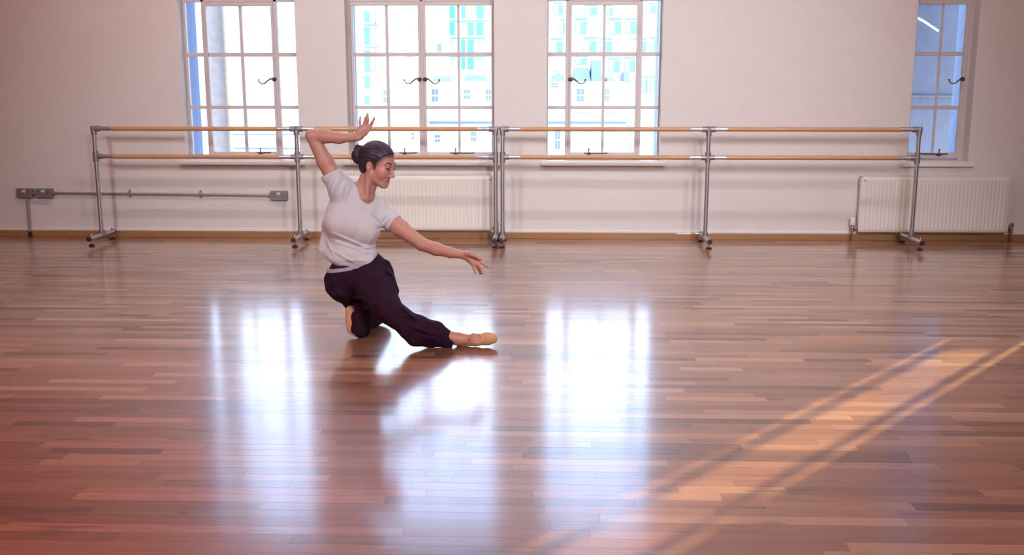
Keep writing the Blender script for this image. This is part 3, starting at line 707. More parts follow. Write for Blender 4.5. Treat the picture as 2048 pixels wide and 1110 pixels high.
# ------------------------------------------------------------------ the dancer (implicit surfaces meshed with surface nets)
class Vol:
    def __init__(s, lo, hi, h):
        s.lo = np.array(lo, np.float32); s.h = h
        s.n = np.ceil((np.array(hi) - np.array(lo)) / h).astype(int) + 1
        s.f = np.full(s.n, 1.0, np.float32)
    def _reg(s, lo, hi, m):
        a = np.maximum(0, np.floor((np.array(lo) - m - s.lo) / s.h).astype(int))
        b = np.minimum(s.n, np.ceil((np.array(hi) + m - s.lo) / s.h).astype(int) + 1)
        if np.any(b <= a): return None
        ax = [s.lo[i] + s.h * np.arange(a[i], b[i], dtype=np.float32) for i in range(3)]
        return (slice(a[0], b[0]), slice(a[1], b[1]), slice(a[2], b[2])), ax[0][:, None, None], ax[1][None, :, None], ax[2][None, None, :]
    def put(s, d, sl, k, op):
        f = s.f[sl]
        if op == 'add':
            h = np.clip(0.5 + 0.5 * (f - d) / k, 0, 1); s.f[sl] = f * (1 - h) + d * h - k * h * (1 - h)
        elif op == 'sub':
            d = -d; h = np.clip(0.5 - 0.5 * (f - d) / k, 0, 1); s.f[sl] = f * (1 - h) + d * h + k * h * (1 - h)
    def cone(s, a, b, r0, r1, k=0.02, op='add', squash=None):
        """tapered capsule; squash = (unit axis, factor > 1) thins it along that axis"""
        a = np.array(a, np.float32); b = np.array(b, np.float32); R = max(r0, r1)
        q = s._reg(np.minimum(a, b) - R, np.maximum(a, b) + R, k + 3 * s.h)
        if q is None: return s
        sl, X, Y, Z = q; ba = b - a; L2 = float(ba @ ba) + 1e-12
        px, py, pz = X - a[0], Y - a[1], Z - a[2]
        t = np.clip((px * ba[0] + py * ba[1] + pz * ba[2]) / L2, 0, 1)
        qx, qy, qz = px - t * ba[0], py - t * ba[1], pz - t * ba[2]
        d2 = qx * qx + qy * qy + qz * qz
        if squash is not None:
            u, fac = squash; w = qx * u[0] + qy * u[1] + qz * u[2]; d2 = d2 + (fac * fac - 1) * w * w
        s.put((np.sqrt(d2) - (r0 + (r1 - r0) * t)).astype(np.float32), sl, k, op); return s
    def chain(s, pts, rs, k=0.02, squash=None):
        for i in range(len(pts) - 1): s.cone(pts[i], pts[i+1], rs[i], rs[i+1], k, squash=squash)
        return s
    def ell(s, c, r, R=None, k=0.02, op='add'):
        """ellipsoid with radii r along the columns of R"""
        c = np.array(c, np.float32); R = np.eye(3) if R is None else np.array(R); rm = max(r)
        q = s._reg(c - rm, c + rm, k + 3 * s.h)
        if q is None: return s
        sl, X, Y, Z = q; px, py, pz = X - c[0], Y - c[1], Z - c[2]
        k0 = 0; k1 = 0
        for i in range(3):
            w = (px * R[0, i] + py * R[1, i] + pz * R[2, i]) / r[i]
            k0 = k0 + w * w; k1 = k1 + (w / r[i]) ** 2
        k0 = np.sqrt(k0) ; k1 = np.sqrt(k1) + 1e-9
        s.put((k0 * (k0 - 1.0) / k1).astype(np.float32), sl, k, op); return s
    def cut(s, p, n, k=0.004):
        """keep the side where (x - p).n < 0, within reach of p"""
        X = s.lo[0] + s.h * np.arange(s.n[0], dtype=np.float32)[:, None, None]; Y = s.lo[1] + s.h * np.arange(s.n[1], dtype=np.float32)[None, :, None]; Z = s.lo[2] + s.h * np.arange(s.n[2], dtype=np.float32)[None, None, :]
        d = ((X - p[0]) * n[0] + (Y - p[1]) * n[1] + (Z - p[2]) * n[2]).astype(np.float32)
        s.f = np.maximum(s.f, d); return s
    def folds(s, segs, reach=0.16):
        """press creases (r > 0 raised, r < 0 sunk) into the side of the surface that faces the viewer; segs: (x0, y0, x1, y1, width, height) in pixels and metres"""
        m = np.argwhere(np.abs(s.f) < 0.025); P_ = s.lo + m * s.h; v = P_ - _C; z = v @ _F
        px = CXP + F_PX * (v @ _R) / z; py = CYP - F_PX * (v @ _U) / z; d = np.zeros(len(m))
        for x0, y0, x1, y1, w, h in segs:
            dx, dy = x1 - x0, y1 - y0; t = np.clip(((px - x0) * dx + (py - y0) * dy) / (dx * dx + dy * dy), 0, 1)
            q = (px - x0 - t * dx) ** 2 + (py - y0 - t * dy) ** 2
            d += 1.35 * h * np.exp(-q / (w * w)) * np.sin(math.pi * (0.12 + 0.76 * t))
        s.f[m[:, 0], m[:, 1], m[:, 2]] -= d.astype(np.float32); return s
    def floor(s, z=0.0015):
        Z = s.lo[2] + s.h * np.arange(s.n[2], dtype=np.float32)[None, None, :]
        s.f = np.maximum(s.f, z - Z); return s
    def disp(s, fn):
        m = np.argwhere(np.abs(s.f) < 0.03); P_ = s.lo + m * s.h
        s.f[m[:, 0], m[:, 1], m[:, 2]] += fn(P_).astype(np.float32); return s
    def mesh(s, name, smooth=1):
        f = s.f; f[0] = f[-1] = 1; f[:, 0] = f[:, -1] = 1; f[:, :, 0] = f[:, :, -1] = 1
        ins = f < 0; c = ins[:-1, :-1, :-1]; alls = c.copy(); anys = c.copy()
        cor = [(i, j, k) for i in (0, 1) for j in (0, 1) for k in (0, 1)]
        nx, ny, nz = f.shape
        for i, j, k in cor[1:]:
            q = ins[i:nx-1+i, j:ny-1+j, k:nz-1+k]; alls &= q; anys |= q
        act = np.argwhere(anys & ~alls); N = len(act)
        idx = np.full((nx-1, ny-1, nz-1), -1, np.int32); idx[act[:, 0], act[:, 1], act[:, 2]] = np.arange(N)
        vals = np.stack([f[act[:, 0]+i, act[:, 1]+j, act[:, 2]+k] for i, j, k in cor], 1)
        acc = np.zeros((N, 3)); cnt = np.zeros(N)
        for a in range(8):
            for b in range(a + 1, 8):
                ca, cb = np.array(cor[a]), np.array(cor[b])
                if np.abs(ca - cb).sum() != 1: continue
                va, vb = vals[:, a], vals[:, b]; m = (va < 0) != (vb < 0)
                t = va[m] / (va[m] - vb[m]); acc[m] += ca + t[:, None] * (cb - ca); cnt[m] += 1
        V = s.lo + s.h * (act + acc / cnt[:, None])
        faces = []
        for ax in range(3):
            o = [1, 1, 1]; o[ax] = 0; a = (ax + 1) % 3; b = (ax + 2) % 3
            sa = [slice(1, -1)] * 3; sa[ax] = slice(0, -1); sb = [slice(1, -1)] * 3; sb[ax] = slice(1, None)
            A, B = ins[tuple(sa)], ins[tuple(sb)]
            e = np.argwhere(A != B); 
            if not len(e): continue
            inside_first = A[e[:, 0], e[:, 1], e[:, 2]]
            e = e + 1; e[:, ax] -= 1
            def cell(da, db):
                c_ = e.copy(); c_[:, a] += da; c_[:, b] += db; return idx[c_[:, 0], c_[:, 1], c_[:, 2]]
            Q = np.stack([cell(-1, -1), cell(0, -1), cell(0, 0), cell(-1, 0)], 1)
            Q[~inside_first] = Q[~inside_first][:, ::-1]
            faces.append(Q)
        Fq = np.concatenate(faces)
        for _ in range(smooth):
            nb = np.zeros((N, 3)); ct = np.zeros(N)
            for i in range(4):
                p, q = Fq[:, i], Fq[:, (i+1) % 4]
                for d in range(3):
                    nb[:, d] += np.bincount(p, V[q, d], N) + np.bincount(q, V[p, d], N)
                ct += np.bincount(p, minlength=N) + np.bincount(q, minlength=N)
            V = V * 0.5 + 0.5 * nb / ct[:, None]
        me = bpy.data.meshes.new(name)
        me.vertices.add(N); me.vertices.foreach_set('co', V.astype(np.float32).ravel())
        me.loops.add(len(Fq) * 4); me.loops.foreach_set('vertex_index', Fq.astype(np.int32).ravel())
        me.polygons.add(len(Fq)); me.polygons.foreach_set('loop_start', np.arange(0, len(Fq) * 4, 4, dtype=np.int32))
        me.polygons.foreach_set('loop_total', np.full(len(Fq), 4, np.int32))
        me.update(calc_edges=True); me.validate(); me.shade_smooth()
        return me, V

AWAY = np.array([-math.sin(YAW), math.cos(YAW), 0.0]); RIGHT = _R.copy(); UPW = np.array([0, 0, 1.0])
BAS = np.stack([RIGHT, AWAY, UPW], 1)          # columns: picture right, away from the viewer, up
def rotin(deg, R=BAS):
    """turn a basis clockwise as the viewer sees it"""
    a = math.radians(deg); r = R[:, 0] * math.cos(a) - R[:, 2] * math.sin(a); u = R[:, 0] * math.sin(a) + R[:, 2] * math.cos(a)
    return np.stack([r, R[:, 1], u], 1)
def J(x, y, z): return at(x, y, z)

# joints: pixel direction plus distance, distances chained from floor contacts and limb lengths
NECK = J(729, 392, 5.24)
SH_R, EL_R, WR_R = J(676, 370, 5.20), J(624, 271, 5.15), J(706, 275, 5.12)
SH_L, EL_L, WR_L = J(757, 420, 5.30), J(845, 489, 5.24), J(929, 511, 5.17)
HIP_R, KN_R, AN_R = J(688, 563, 5.32), J(758, 622, 5.60), J(717, 624, 5.29)
HIP_L, KN_L, AN_L = J(733, 552, 5.27), J(778, 620, 5.02), J(916, 678, 5.11)
# head frame
HA, HP, HS = math.radians(22), math.radians(17), 0.97
HC = J(755.5, 329, 5.21)
_hf = RIGHT * math.cos(HA) - AWAY * math.sin(HA); _hl = RIGHT * math.sin(HA) + AWAY * math.cos(HA)
HU = UPW * math.cos(HP) + _hf * math.sin(HP); HF = _hf * math.cos(HP) - UPW * math.sin(HP); HL = _hl
_rl = math.radians(-4); HL, HU = HL * math.cos(_rl) + HU * math.sin(_rl), HU * math.cos(_rl) - HL * math.sin(_rl)
HB = np.stack([HF, HL, HU], 1)
def H(f, l, u): return HC + HS * (HF * f + HL * l + HU * u)
def hr(*r): return [q * HS for q in r]

def torso(V, g, k=0.035):
    """chest, waist and shoulders, grown by g"""
    V.ell(J(706, 432, 5.27), (0.142 + g, 0.098 + g, 0.150 + g), rotin(4), k)
    V.ell(J(702, 492, 5.29), (0.124 + g, 0.092 + g, 0.135 + g), rotin(0), k)
    V.cone(J(684, 384, 5.22), J(748, 416, 5.28), 0.060 + g, 0.056 + g, k)
    V.cone(J(697, 376, 5.24), J(728, 385, 5.25), 0.045 + g, 0.045 + g, k)
    V.ell(J(678, 446, 5.205), (0.070 + g, 0.064 + g, 0.070 + g), None, k * 1.5)
    V.ell(J(732, 460, 5.215), (0.074 + g, 0.066 + g, 0.072 + g), None, k * 1.5)
    V.ell(J(704, 448, 5.205), (0.060 + g, 0.055 + g, 0.060 + g), None, k * 1.5)
    return V
def finger(V, pts, r, k=0.006):
    n = len(pts); V.chain([J(*p) for p in pts], [r * (1.0 - 0.22 * i / (n - 1)) for i in range(n)], k)

def make_body():
    V = Vol((-1.36, -4.10, 0.0), (-0.20, -3.10, 1.24), 0.003)
    torso(V, -0.006)
    V.ell(J(706, 556, 5.30), (0.115, 0.10, 0.075), rotin(12), 0.03)
    # legs (inside the trousers), ankles and feet
    V.chain([HIP_R, KN_R], [0.075, 0.05], 0.03).chain([KN_R, AN_R], [0.05, 0.032], 0.02)
    V.chain([HIP_L, KN_L], [0.078, 0.052], 0.03).chain([KN_L, J(832, 660, 5.05), J(872, 668, 5.085), AN_L], [0.052, 0.042, 0.036, 0.031], 0.02)
    V.chain([AN_L, J(948, 680, 5.11), J(980, 677, 5.11)], [0.031, 0.026, 0.022], 0.015)
    V.cone(AN_L, J(922, 685, 5.13), 0.028, 0.024, 0.012)
    V.chain([AN_R, J(707, 652, 5.315), J(710, 662, 5.30)], [0.028, 0.022, 0.012], 0.012)
    # arms
    V.chain([SH_R, J(650, 322, 5.175), EL_R], [0.050, 0.041, 0.033], 0.02)
    V.chain([EL_R, J(650, 272, 5.14), J(678, 276, 5.13), WR_R], [0.033, 0.036, 0.029, 0.0195], 0.012)
    V.chain([SH_L, J(800, 456, 5.275), EL_L], [0.052, 0.044, 0.034], 0.02)
    V.chain([EL_L, J(872, 498, 5.22), J(900, 505, 5.195), WR_L], [0.034, 0.034, 0.027, 0.0185], 0.012)
    # neck
    V.cone(H(-0.022, 0, -0.045), J(727, 388, 5.25), 0.050 * HS, 0.056, 0.02)
    V.cone(J(737, 352, 5.175), J(733, 396, 5.185), 0.010, 0.008, 0.03)           # the cord of the neck
    V.cone(J(722, 396, 5.195), J(712, 388, 5.21), 0.008, 0.006, 0.03); V.cone(J(738, 398, 5.205), J(746, 402, 5.23), 0.008, 0.006, 0.03)
    # head
    V.ell(H(-0.014, 0, 0.034), hr(0.098, 0.074, 0.086), HB, 0.02)
    V.ell(H(0.034, 0, -0.026), hr(0.058, 0.057, 0.082), HB, 0.02)
    V.ell(H(0.072, 0, -0.094), hr(0.020, 0.024, 0.018), HB, 0.022)
    for s in (-1, 1):
        V.cone(H(-0.004, s*0.050, -0.048), H(0.060, s*0.018, -0.092), 0.018*HS, 0.014*HS, 0.022)
        V.ell(H(0.052, s*0.036, -0.028), hr(0.028, 0.024, 0.030), HB, 0.02)
        V.ell(H(0.097, s*0.030, 0.011), hr(0.012, 0.018, 0.0115), HB, 0.010, 'sub')
        V.ell(H(0.0765, s*0.031, 0.008), hr(0.0125, 0.0150, 0.0115), HB, 0.004)          # lowered eyelid over the eye
        V.cone(H(0.084, s*0.016, 0.026), H(0.072, s*0.046, 0.026), 0.008*HS, 0.006*HS, 0.012)
        V.ell(H(0.098, s*0.0115, -0.037), hr(0.0095, 0.0068, 0.0068), HB, 0.005)
        # ear
        eR = HB
        V.ell(H(-0.012, s*0.073, -0.010), hr(0.017, 0.0075, 0.030), eR, 0.006)
        V.ell(H(-0.006, s*0.0815, -0.006), hr(0.0095, 0.0085, 0.018), eR, 0.003, 'sub')
        V.ell(H(-0.008, s*0.070, -0.036), hr(0.008, 0.006, 0.009), eR, 0.005)
    V.cone(H(0.084, 0, 0.016), H(0.106, 0, -0.026), 0.0068*HS, 0.0085*HS, 0.012)
    V.ell(H(0.108, 0, -0.031), hr(0.0115, 0.0105, 0.0095), HB, 0.006)
    # mouth
    V.ell(H(0.072, 0, -0.066), hr(0.019, 0.028, 0.018), HB, 0.014)
    for s in (-1, 1):
        V.cone(H(0.0890, 0.000, -0.0600), H(0.0755, s*0.0265, -0.0585), 0.0046*HS, 0.0024*HS, 0.004)
        V.cone(H(0.0875, 0.000, -0.0710), H(0.0755, s*0.0220, -0.0650), 0.0052*HS, 0.0028*HS, 0.004)
        V.cone(H(0.0945, 0, -0.0655), H(0.0785, s*0.0310, -0.0565), 0.0022*HS, 0.0026*HS, 0.003, 'sub')
    # right hand, raised with the palm to the viewer
    V.ell(J(722, 266, 5.115), (0.026, 0.0145, 0.042), rotin(28), 0.012)
    V.cone(WR_R, J(716, 272, 5.117), 0.0200, 0.0200, 0.012)
    V.cone(J(716, 277, 5.105), J(731, 266, 5.100), 0.013, 0.0125, 0.012)            # ball of the thumb
    for q in [(740, 253), (734, 251), (727, 252), (721, 255)]: V.cone(J(716, 270, 5.117), J(*q, 5.112), 0.0125, 0.0098, 0.008)
    finger(V, [(740, 254, 5.112), (744.5, 245, 5.10), (748.5, 236.5, 5.105)], 0.0086)
    finger(V, [(734, 252, 5.112), (735.2, 240, 5.098), (735, 228.5, 5.10)], 0.0088)
    finger(V, [(727, 253, 5.114), (729.3, 243, 5.112), (731.5, 234.5, 5.125)], 0.0082)
    finger(V, [(720.5, 256, 5.116), (719.5, 245, 5.115), (720.8, 234, 5.12)], 0.0074)
    V.chain([J(730, 267, 5.098), J(737, 260, 5.088), J(741, 254, 5.085)], [0.0115, 0.0088, 0.0075], 0.006)
    # left hand, palm down towards the toe
    V.ell(J(943, 519, 5.16), (0.034, 0.0135, 0.024), rotin(32), 0.010)
    V.cone(WR_L, J(938, 515, 5.165), 0.0190, 0.0195, 0.012)
    for q in [(957, 523), (954, 527), (950, 529), (946, 529)]: V.cone(J(936, 515, 5.165), J(*q, 5.158), 0.0120, 0.0094, 0.008)
    finger(V, [(957, 523, 5.158), (967, 528, 5.150), (976, 533.5, 5.145)], 0.0084)
    finger(V, [(954, 527, 5.156), (961.5, 536.5, 5.142), (965, 547, 5.138)], 0.0086)
    finger(V, [(950, 529, 5.160), (957, 538, 5.160), (960.5, 547, 5.165)], 0.0080)
    finger(V, [(945.5, 529, 5.160), (948, 538, 5.155), (950.5, 547, 5.152)], 0.0072)
    V.chain([J(933, 508, 5.15), J(943, 509, 5.135), J(954, 514, 5.13), J(962.5, 518.5, 5.13)], [0.0125, 0.0125, 0.0092, 0.0070], 0.007)
    V.floor(0.004)
    return V.mesh('body', 1)
def skin_tint(V):
    """colour that belongs to the skin: lips, blush, fingertips"""
    c = np.tile(np.array([0.47, 0.228, 0.172, 1.0]), (len(V), 1))
    def blend(P_, r, col, w, B=None):
        d = V - P_
        if B is not None: d = d @ B
        m = np.clip(1 - np.sqrt(((d / np.array(r)) ** 2).sum(1)), 0, 1); m = np.clip(m * 2.2, 0, 1)[:, None] * w
        c[:, :3] = c[:, :3] * (1 - m) + np.array(col) * m
    blend(H(0.089, 0, -0.066), (0.020, 0.030, 0.0125), (0.45, 0.115, 0.11), 0.95, HB)
    for s in (-1, 1):
        blend(H(0.066, s*0.046, -0.026), (0.04, 0.036, 0.030), (0.60, 0.22, 0.17), 0.55, HB)
        blend(H(-0.010, s*0.078, -0.010), (0.03, 0.02, 0.04), (0.56, 0.20, 0.165), 0.6, HB)
        blend(H(0.083, s*0.031, 0.010), (0.016, 0.024, 0.016), (0.36, 0.15, 0.12), 0.6, HB)
    for q in [(748, 237, 5.105), (735, 229, 5.10), (721, 235, 5.12), (976, 533, 5.145), (965, 547, 5.138), (950, 547, 5.152), (738, 259, 5.09)]:
        blend(J(*q), (0.03, 0.03, 0.03), (0.58, 0.22, 0.17), 0.5)
    # fine hair where the hairline thins out
    q = ((V - H(0.098, 0, -0.040)) @ HB) / (HS * np.array([0.094, 0.150, 0.119])); e = np.sqrt((q ** 2).sum(1))
    u_ = (V - HC) @ HU; w = np.clip((e - 0.84) / 0.13, 0, 1) ** 1.6 * (u_ > -0.004 * HS) * (np.linalg.norm(V - HC, axis=1) < 0.15) * (np.abs((V - HC) @ HL) < 0.068 * HS)
    c[:, :3] = c[:, :3] * (1 - 0.85 * w[:, None]) + np.array([0.05, 0.022, 0.03]) * 0.85 * w[:, None]
    return c
def skin_material():
    m, nt, b = new_mat('skin'); N = nt.nodes; L = nt.links
    a = N.new('ShaderNodeAttribute'); a.attribute_name = 'skin_tone'
    L.new(a.outputs['Color'], b.inputs['Base Color'])
    b.inputs['Roughness'].default_value = 0.48; b.inputs['Subsurface Weight'].default_value = 0.12
    b.inputs['Subsurface Radius'].default_value = (1.0, 0.35, 0.2); b.inputs['Subsurface Scale'].default_value = 0.012
    return m
def fabric(name, col, col2, scale=260.0, rough=0.9, sheen=0.25, fold=None):
    m, nt, b = new_mat(name); N = nt.nodes; L = nt.links
    g = N.new('ShaderNodeNewGeometry'); n = N.new('ShaderNodeTexNoise'); n.inputs['Scale'].default_value = scale; n.inputs['Detail'].default_value = 3
    L.new(g.outputs['Position'], n.inputs['Vector'])
    mx = N.new('ShaderNodeMix'); mx.data_type = 'RGBA'; mx.inputs[6].default_value = (*col, 1); mx.inputs[7].default_value = (*col2, 1)
    L.new(n.outputs['Fac'], mx.inputs[0]); L.new(mx.outputs[2], b.inputs['Base Color'])
    n2 = N.new('ShaderNodeTexNoise'); n2.inputs['Scale'].default_value = 16.0; n2.inputs['Detail'].default_value = 3; n2.inputs['Distortion'].default_value = 1.2
    mp = N.new('ShaderNodeMapping'); mp.inputs['Scale'].default_value = fold or (1, 1, 1); L.new(g.outputs['Position'], mp.inputs[0]); L.new(mp.outputs[0], n2.inputs['Vector'])
    bp = N.new('ShaderNodeBump'); bp.inputs['Strength'].default_value = 0.35; bp.inputs['Distance'].default_value = 0.012
    L.new(n2.outputs['Fac'], bp.inputs['Height']); L.new(bp.outputs[0], b.inputs['Normal'])
    b.inputs['Roughness'].default_value = rough; b.inputs['Sheen Weight'].default_value = sheen; b.inputs['Specular IOR Level'].default_value = 0.2
    return m
M['skin'] = skin_material()
M['tee'] = fabric('lilac_grey_cotton', (0.50, 0.488, 0.520), (0.56, 0.545, 0.575), 300, fold=(1, 1, 0.6))
M['trousers'] = fabric('dark_aubergine_cotton', (0.018, 0.005, 0.017), (0.026, 0.008, 0.024), 200, sheen=0.0)
M['waistband'] = fabric('pale_grey_elastic', (0.28, 0.27, 0.31), (0.33, 0.31, 0.35), 400)
M['slipper'] = fabric('tan_canvas', (0.54, 0.31, 0.15), (0.60, 0.36, 0.18), 300)
M['elastic'] = fabric('tan_elastic', (0.42, 0.24, 0.16), (0.46, 0.27, 0.18), 300)
M['hair'] = plain('black_hair', (0.030, 0.013, 0.026), 0.45, bump=0.12, scale=160, spec=0.4)
M['brow'] = plain('brow_hair', (0.05, 0.022, 0.018), 0.7)

dancer = empty('person', tuple(on_z(780, 680, 0.0)))
tag(dancer, 'kneeling dancer in lilac-grey T-shirt and dark trousers, one arm raised, one leg stretched out', 'person')
me, VV = make_body()
ca_ = me.color_attributes.new('skin_tone', 'FLOAT_COLOR', 'POINT'); ca_.data.foreach_set('color', skin_tint(VV).astype(np.float32).ravel())
body = link('body', me, M['skin'], dancer); body['label'] = 'bare arms, neck, face and ankle'

def make_tee():
    V = Vol((-1.36, -4.08, 0.32), (-0.56, -3.22, 0.98), 0.0035)
    torso(V, 0.004)
    V.ell(J(699, 512, 5.295), (0.136, 0.108, 0.075), rotin(8), 0.03)
    V.ell(J(728, 520, 5.25), (0.082, 0.088, 0.075), None, 0.03)
    V.cone(J(654, 450, 5.29), J(643, 508, 5.31), 0.024, 0.022, 0.05)                 # cloth hanging loose at the back
    V.cone(J(680, 376, 5.205), J(655, 338, 5.185), 0.060, 0.052, 0.03)
    V.cone(J(752, 420, 5.295), J(792, 450, 5.28), 0.060, 0.053, 0.025)
    # folds: chest gathers, drape under the bust, sleeve creases
    V.folds([(661, 384, 670, 350, 1.7, 0.006), (668, 388, 678, 356, 1.7, 0.006), (684, 392, 690, 364, 2.0, 0.005), (655, 376, 663, 345, 1.6, 0.005), (676, 386, 684, 362, 1.5, -0.004),
             (692, 398, 700, 372, 2.0, 0.003), (664, 466, 738, 497, 2.4, 0.006), (666, 476, 742, 506, 2.2, -0.004), (672, 484, 744, 508, 2.2, 0.006), (694, 510, 754, 503, 2.2, 0.005), (716, 500, 752, 492, 2.0, 0.005),
             (664, 500, 712, 528, 2.8, 0.006), (680, 520, 740, 522, 2.6, 0.005), (652, 478, 668, 512, 2.5, 0.004),
             (722, 414, 762, 448, 2.2, 0.004), (736, 416, 764, 444, 1.8, -0.003), (764, 452, 784, 430, 2.0, 0.006), (768, 458, 790, 438, 1.8, -0.004), (762, 444, 776, 424, 1.7, 0.005), (744, 448, 762, 452, 1.8, 0.005), (746, 458, 766, 458, 1.8, -0.004)])
    V.disp(lambda p: 0.0022 * np.sin(p[:, 0] * 38 + p[:, 2] * 62 + 2.2 * np.sin(p[:, 2] * 17)) * np.clip((0.62 - p[:, 2]) * 6, 0.1, 1)
           + 0.0012 * np.sin(p[:, 0] * 90 - p[:, 2] * 55 + p[:, 1] * 40))
    # scooped neck
    V.ell(J(732, 372, 5.18), (0.046, 0.130, 0.096), rotin(-8), 0.008, 'sub')
    V.cone(J(729, 372, 5.25), J(732, 340, 5.24), 0.064, 0.066, 0.008, 'sub')
    # sleeve ends
    sR = J(657, 347, 5.186); nR = (EL_R - SH_R); nR = nR / np.linalg.norm(nR)
    sL = J(787, 451, 5.28); nL = (EL_L - SH_L); nL = nL / np.linalg.norm(nL)
    for p, n in ((sR, nR), (sL, nL)):
        X = V.lo[0] + V.h * np.arange(V.n[0], dtype=np.float32)[:, None, None]; Y = V.lo[1] + V.h * np.arange(V.n[1], dtype=np.float32)[None, :, None]; Z = V.lo[2] + V.h * np.arange(V.n[2], dtype=np.float32)[None, None, :]
        d = ((X - p[0]) * n[0] + (Y - p[1]) * n[1] + (Z - p[2]) * n[2]); r2 = (X - p[0]) ** 2 + (Y - p[1]) ** 2 + (Z - p[2]) ** 2
        V.f = np.where(r2 < 0.14 ** 2, np.maximum(V.f, d.astype(np.float32)), V.f)
    # curved hem: higher at both hips than at the middle
    X = V.lo[0] + V.h * np.arange(V.n[0], dtype=np.float32)[:, None, None]; Z = V.lo[2] + V.h * np.arange(V.n[2], dtype=np.float32)[None, None, :]
    hx = [J(x, y, 5.19) for x, y in ((632, 510), (648, 522), (660, 531), (675, 538), (695, 543), (714, 542), (732, 534), (746, 521), (757, 507), (775, 490))]
    zh = np.interp(X.ravel(), [q[0] for q in hx], [q[2] for q in hx])[:, None, None]
    V.f = np.maximum(V.f, (zh - Z).astype(np.float32) * 0.85)
    return V.mesh('t_shirt', 1)[0]
tee = link('t_shirt', make_tee(), M['tee'], dancer); tee['label'] = 'lilac-grey short-sleeved scoop-neck T-shirt'

def make_trousers():
    V = Vol((-1.36, -4.14, 0.0), (-0.40, -3.14, 0.56), 0.004)
    V.ell(J(706, 553, 5.30), (0.136, 0.118, 0.092), rotin(14), 0.03)
    V.ell(J(683, 568, 5.33), (0.082, 0.095, 0.088), rotin(30), 0.03)
    V.cone(J(735, 528, 5.27), J(756, 545, 5.24), 0.075, 0.085, 0.03)
    V.chain([HIP_R, J(720, 600, 5.42), KN_R], [0.098, 0.080, 0.062], 0.03)
    V.chain([KN_R, J(736, 628, 5.42), J(723, 634, 5.31)], [0.054, 0.058, 0.052], 0.025)
    V.cone(J(720, 658, 5.29), J(727, 659, 5.32), 0.038, 0.034, 0.03); V.cone(J(719, 622, 5.30), J(719, 658, 5.29), 0.040, 0.036, 0.03)
    V.cone(J(727, 656, 5.32), J(758, 632, 5.58), 0.036, 0.038, 0.03)
    V.chain([HIP_L, J(757, 585, 5.14), KN_L], [0.100, 0.098, 0.070], 0.03)
    V.chain([J(788, 628, 5.015), J(832, 659, 5.05), J(872, 667, 5.085), J(902, 678, 5.11)], [0.066, 0.070, 0.058, 0.036], 0.025)
    V.chain([J(808, 656, 5.02), J(828, 674, 5.05), J(862, 681, 5.09), J(898, 684, 5.11)], [0.032, 0.038, 0.032, 0.026], 0.025)
    # folds behind the knee, at the hip pocket and along the calf
    V.folds([(804, 612, 824, 634, 3, 0.012), (820, 626, 834, 642, 3, 0.012), (800, 634, 822, 640, 3, -0.01), (842, 636, 884, 658, 3.5, 0.008), (818, 652, 866, 668, 3, 0.009), (830, 664, 880, 676, 3, -0.006),
             (772, 536, 792, 556, 3, 0.012), (742, 564, 776, 540, 3, 0.008), (700, 592, 748, 606, 4, 0.010), (724, 624, 752, 604, 3, 0.009), (690, 606, 740, 600, 3, -0.010), (668, 580, 700, 606, 4, 0.008), (664, 586, 672, 594, 3, 0.008)])
    V.disp(lambda p: 0.0028 * np.sin(p[:, 0] * 52 + p[:, 2] * 34 + 2.0 * np.sin(p[:, 1] * 23)) + 0.0018 * np.sin(p[:, 2] * 88 - p[:, 0] * 41 + p[:, 1] * 35))
    V.floor(0.0015)
    # trouser ends
    nL = J(912, 680, 5.11) - J(880, 668, 5.095); nL = nL / np.linalg.norm(nL); V.cut(J(909, 680, 5.11), nL)
    # top edge under the shirt
    top = rotin(-13)[:, 2]; V.cut(J(703, 514, 5.29), top)
    return V.mesh('trousers', 1)[0]
trou = link('trousers', make_trousers(), M['trousers'], dancer); trou['label'] = 'loose dark aubergine trousers'
def make_band():
    V = Vol((-1.20, -3.85, 0.30), (-0.70, -3.26, 0.56), 0.003)
    V.ell(J(706, 553, 5.30), (0.1440, 0.1260, 0.1000), rotin(14), 0.03)
    V.ell(J(683, 568, 5.33), (0.0900, 0.1030, 0.0960), rotin(30), 0.03)
    top = rotin(-10)[:, 2]; c = J(672, 537, 5.29); V.cut(c + top * 0.009, top); V.cut(c - top * 0.009, -top); V.cut(J(735, 540, 5.2), RIGHT)
    return V.mesh('waistband', 1)[0]
wb = link('waistband', make_band(), M['waistband'], trou); wb['label'] = 'pale grey elastic waistband'

def slipper_l():
    V = Vol((-0.62, -3.98, 0.0), (-0.20, -3.58, 0.16), 0.0025)
    V.chain([J(930, 683, 5.12), J(952, 680, 5.11), J(975, 677.5, 5.11), J(985, 677, 5.11)], [0.026, 0.0300, 0.0315, 0.027], 0.012)
    V.cone(AN_L, J(922, 685, 5.13), 0.020, 0.027, 0.012)
    V.ell(J(953, 675, 5.070), (0.021, 0.034, 0.024), rotin(4), 0.004, 'sub')
    V.ell(J(912, 668, 5.10), (0.036, 0.05, 0.030), None, 0.006, 'sub')
    V.floor(0.002); return V.mesh('ballet_slipper', 1)[0]
def slipper_r():
    V = Vol((-1.20, -3.86, 0.0), (-0.85, -3.45, 0.26), 0.0025)
    V.chain([J(701, 622, 5.31), J(703, 640, 5.315), J(706, 656, 5.315)], [0.028, 0.030, 0.033], 0.012)
    V.chain([J(706, 656, 5.315), J(712, 666, 5.29)], [0.031, 0.020], 0.012)
    V.floor(0.002); return V.mesh('ballet_slipper', 1)[0]
sl = link('ballet_slipper', slipper_l(), M['slipper'], dancer); sl['label'] = 'tan canvas slipper on the outstretched foot'
srr = link('ballet_slipper', slipper_r(), M['slipper'], dancer); srr['label'] = 'tan canvas slipper on the tucked foot'
def arc(pts): return [tuple(J(*p)) for p in pts]
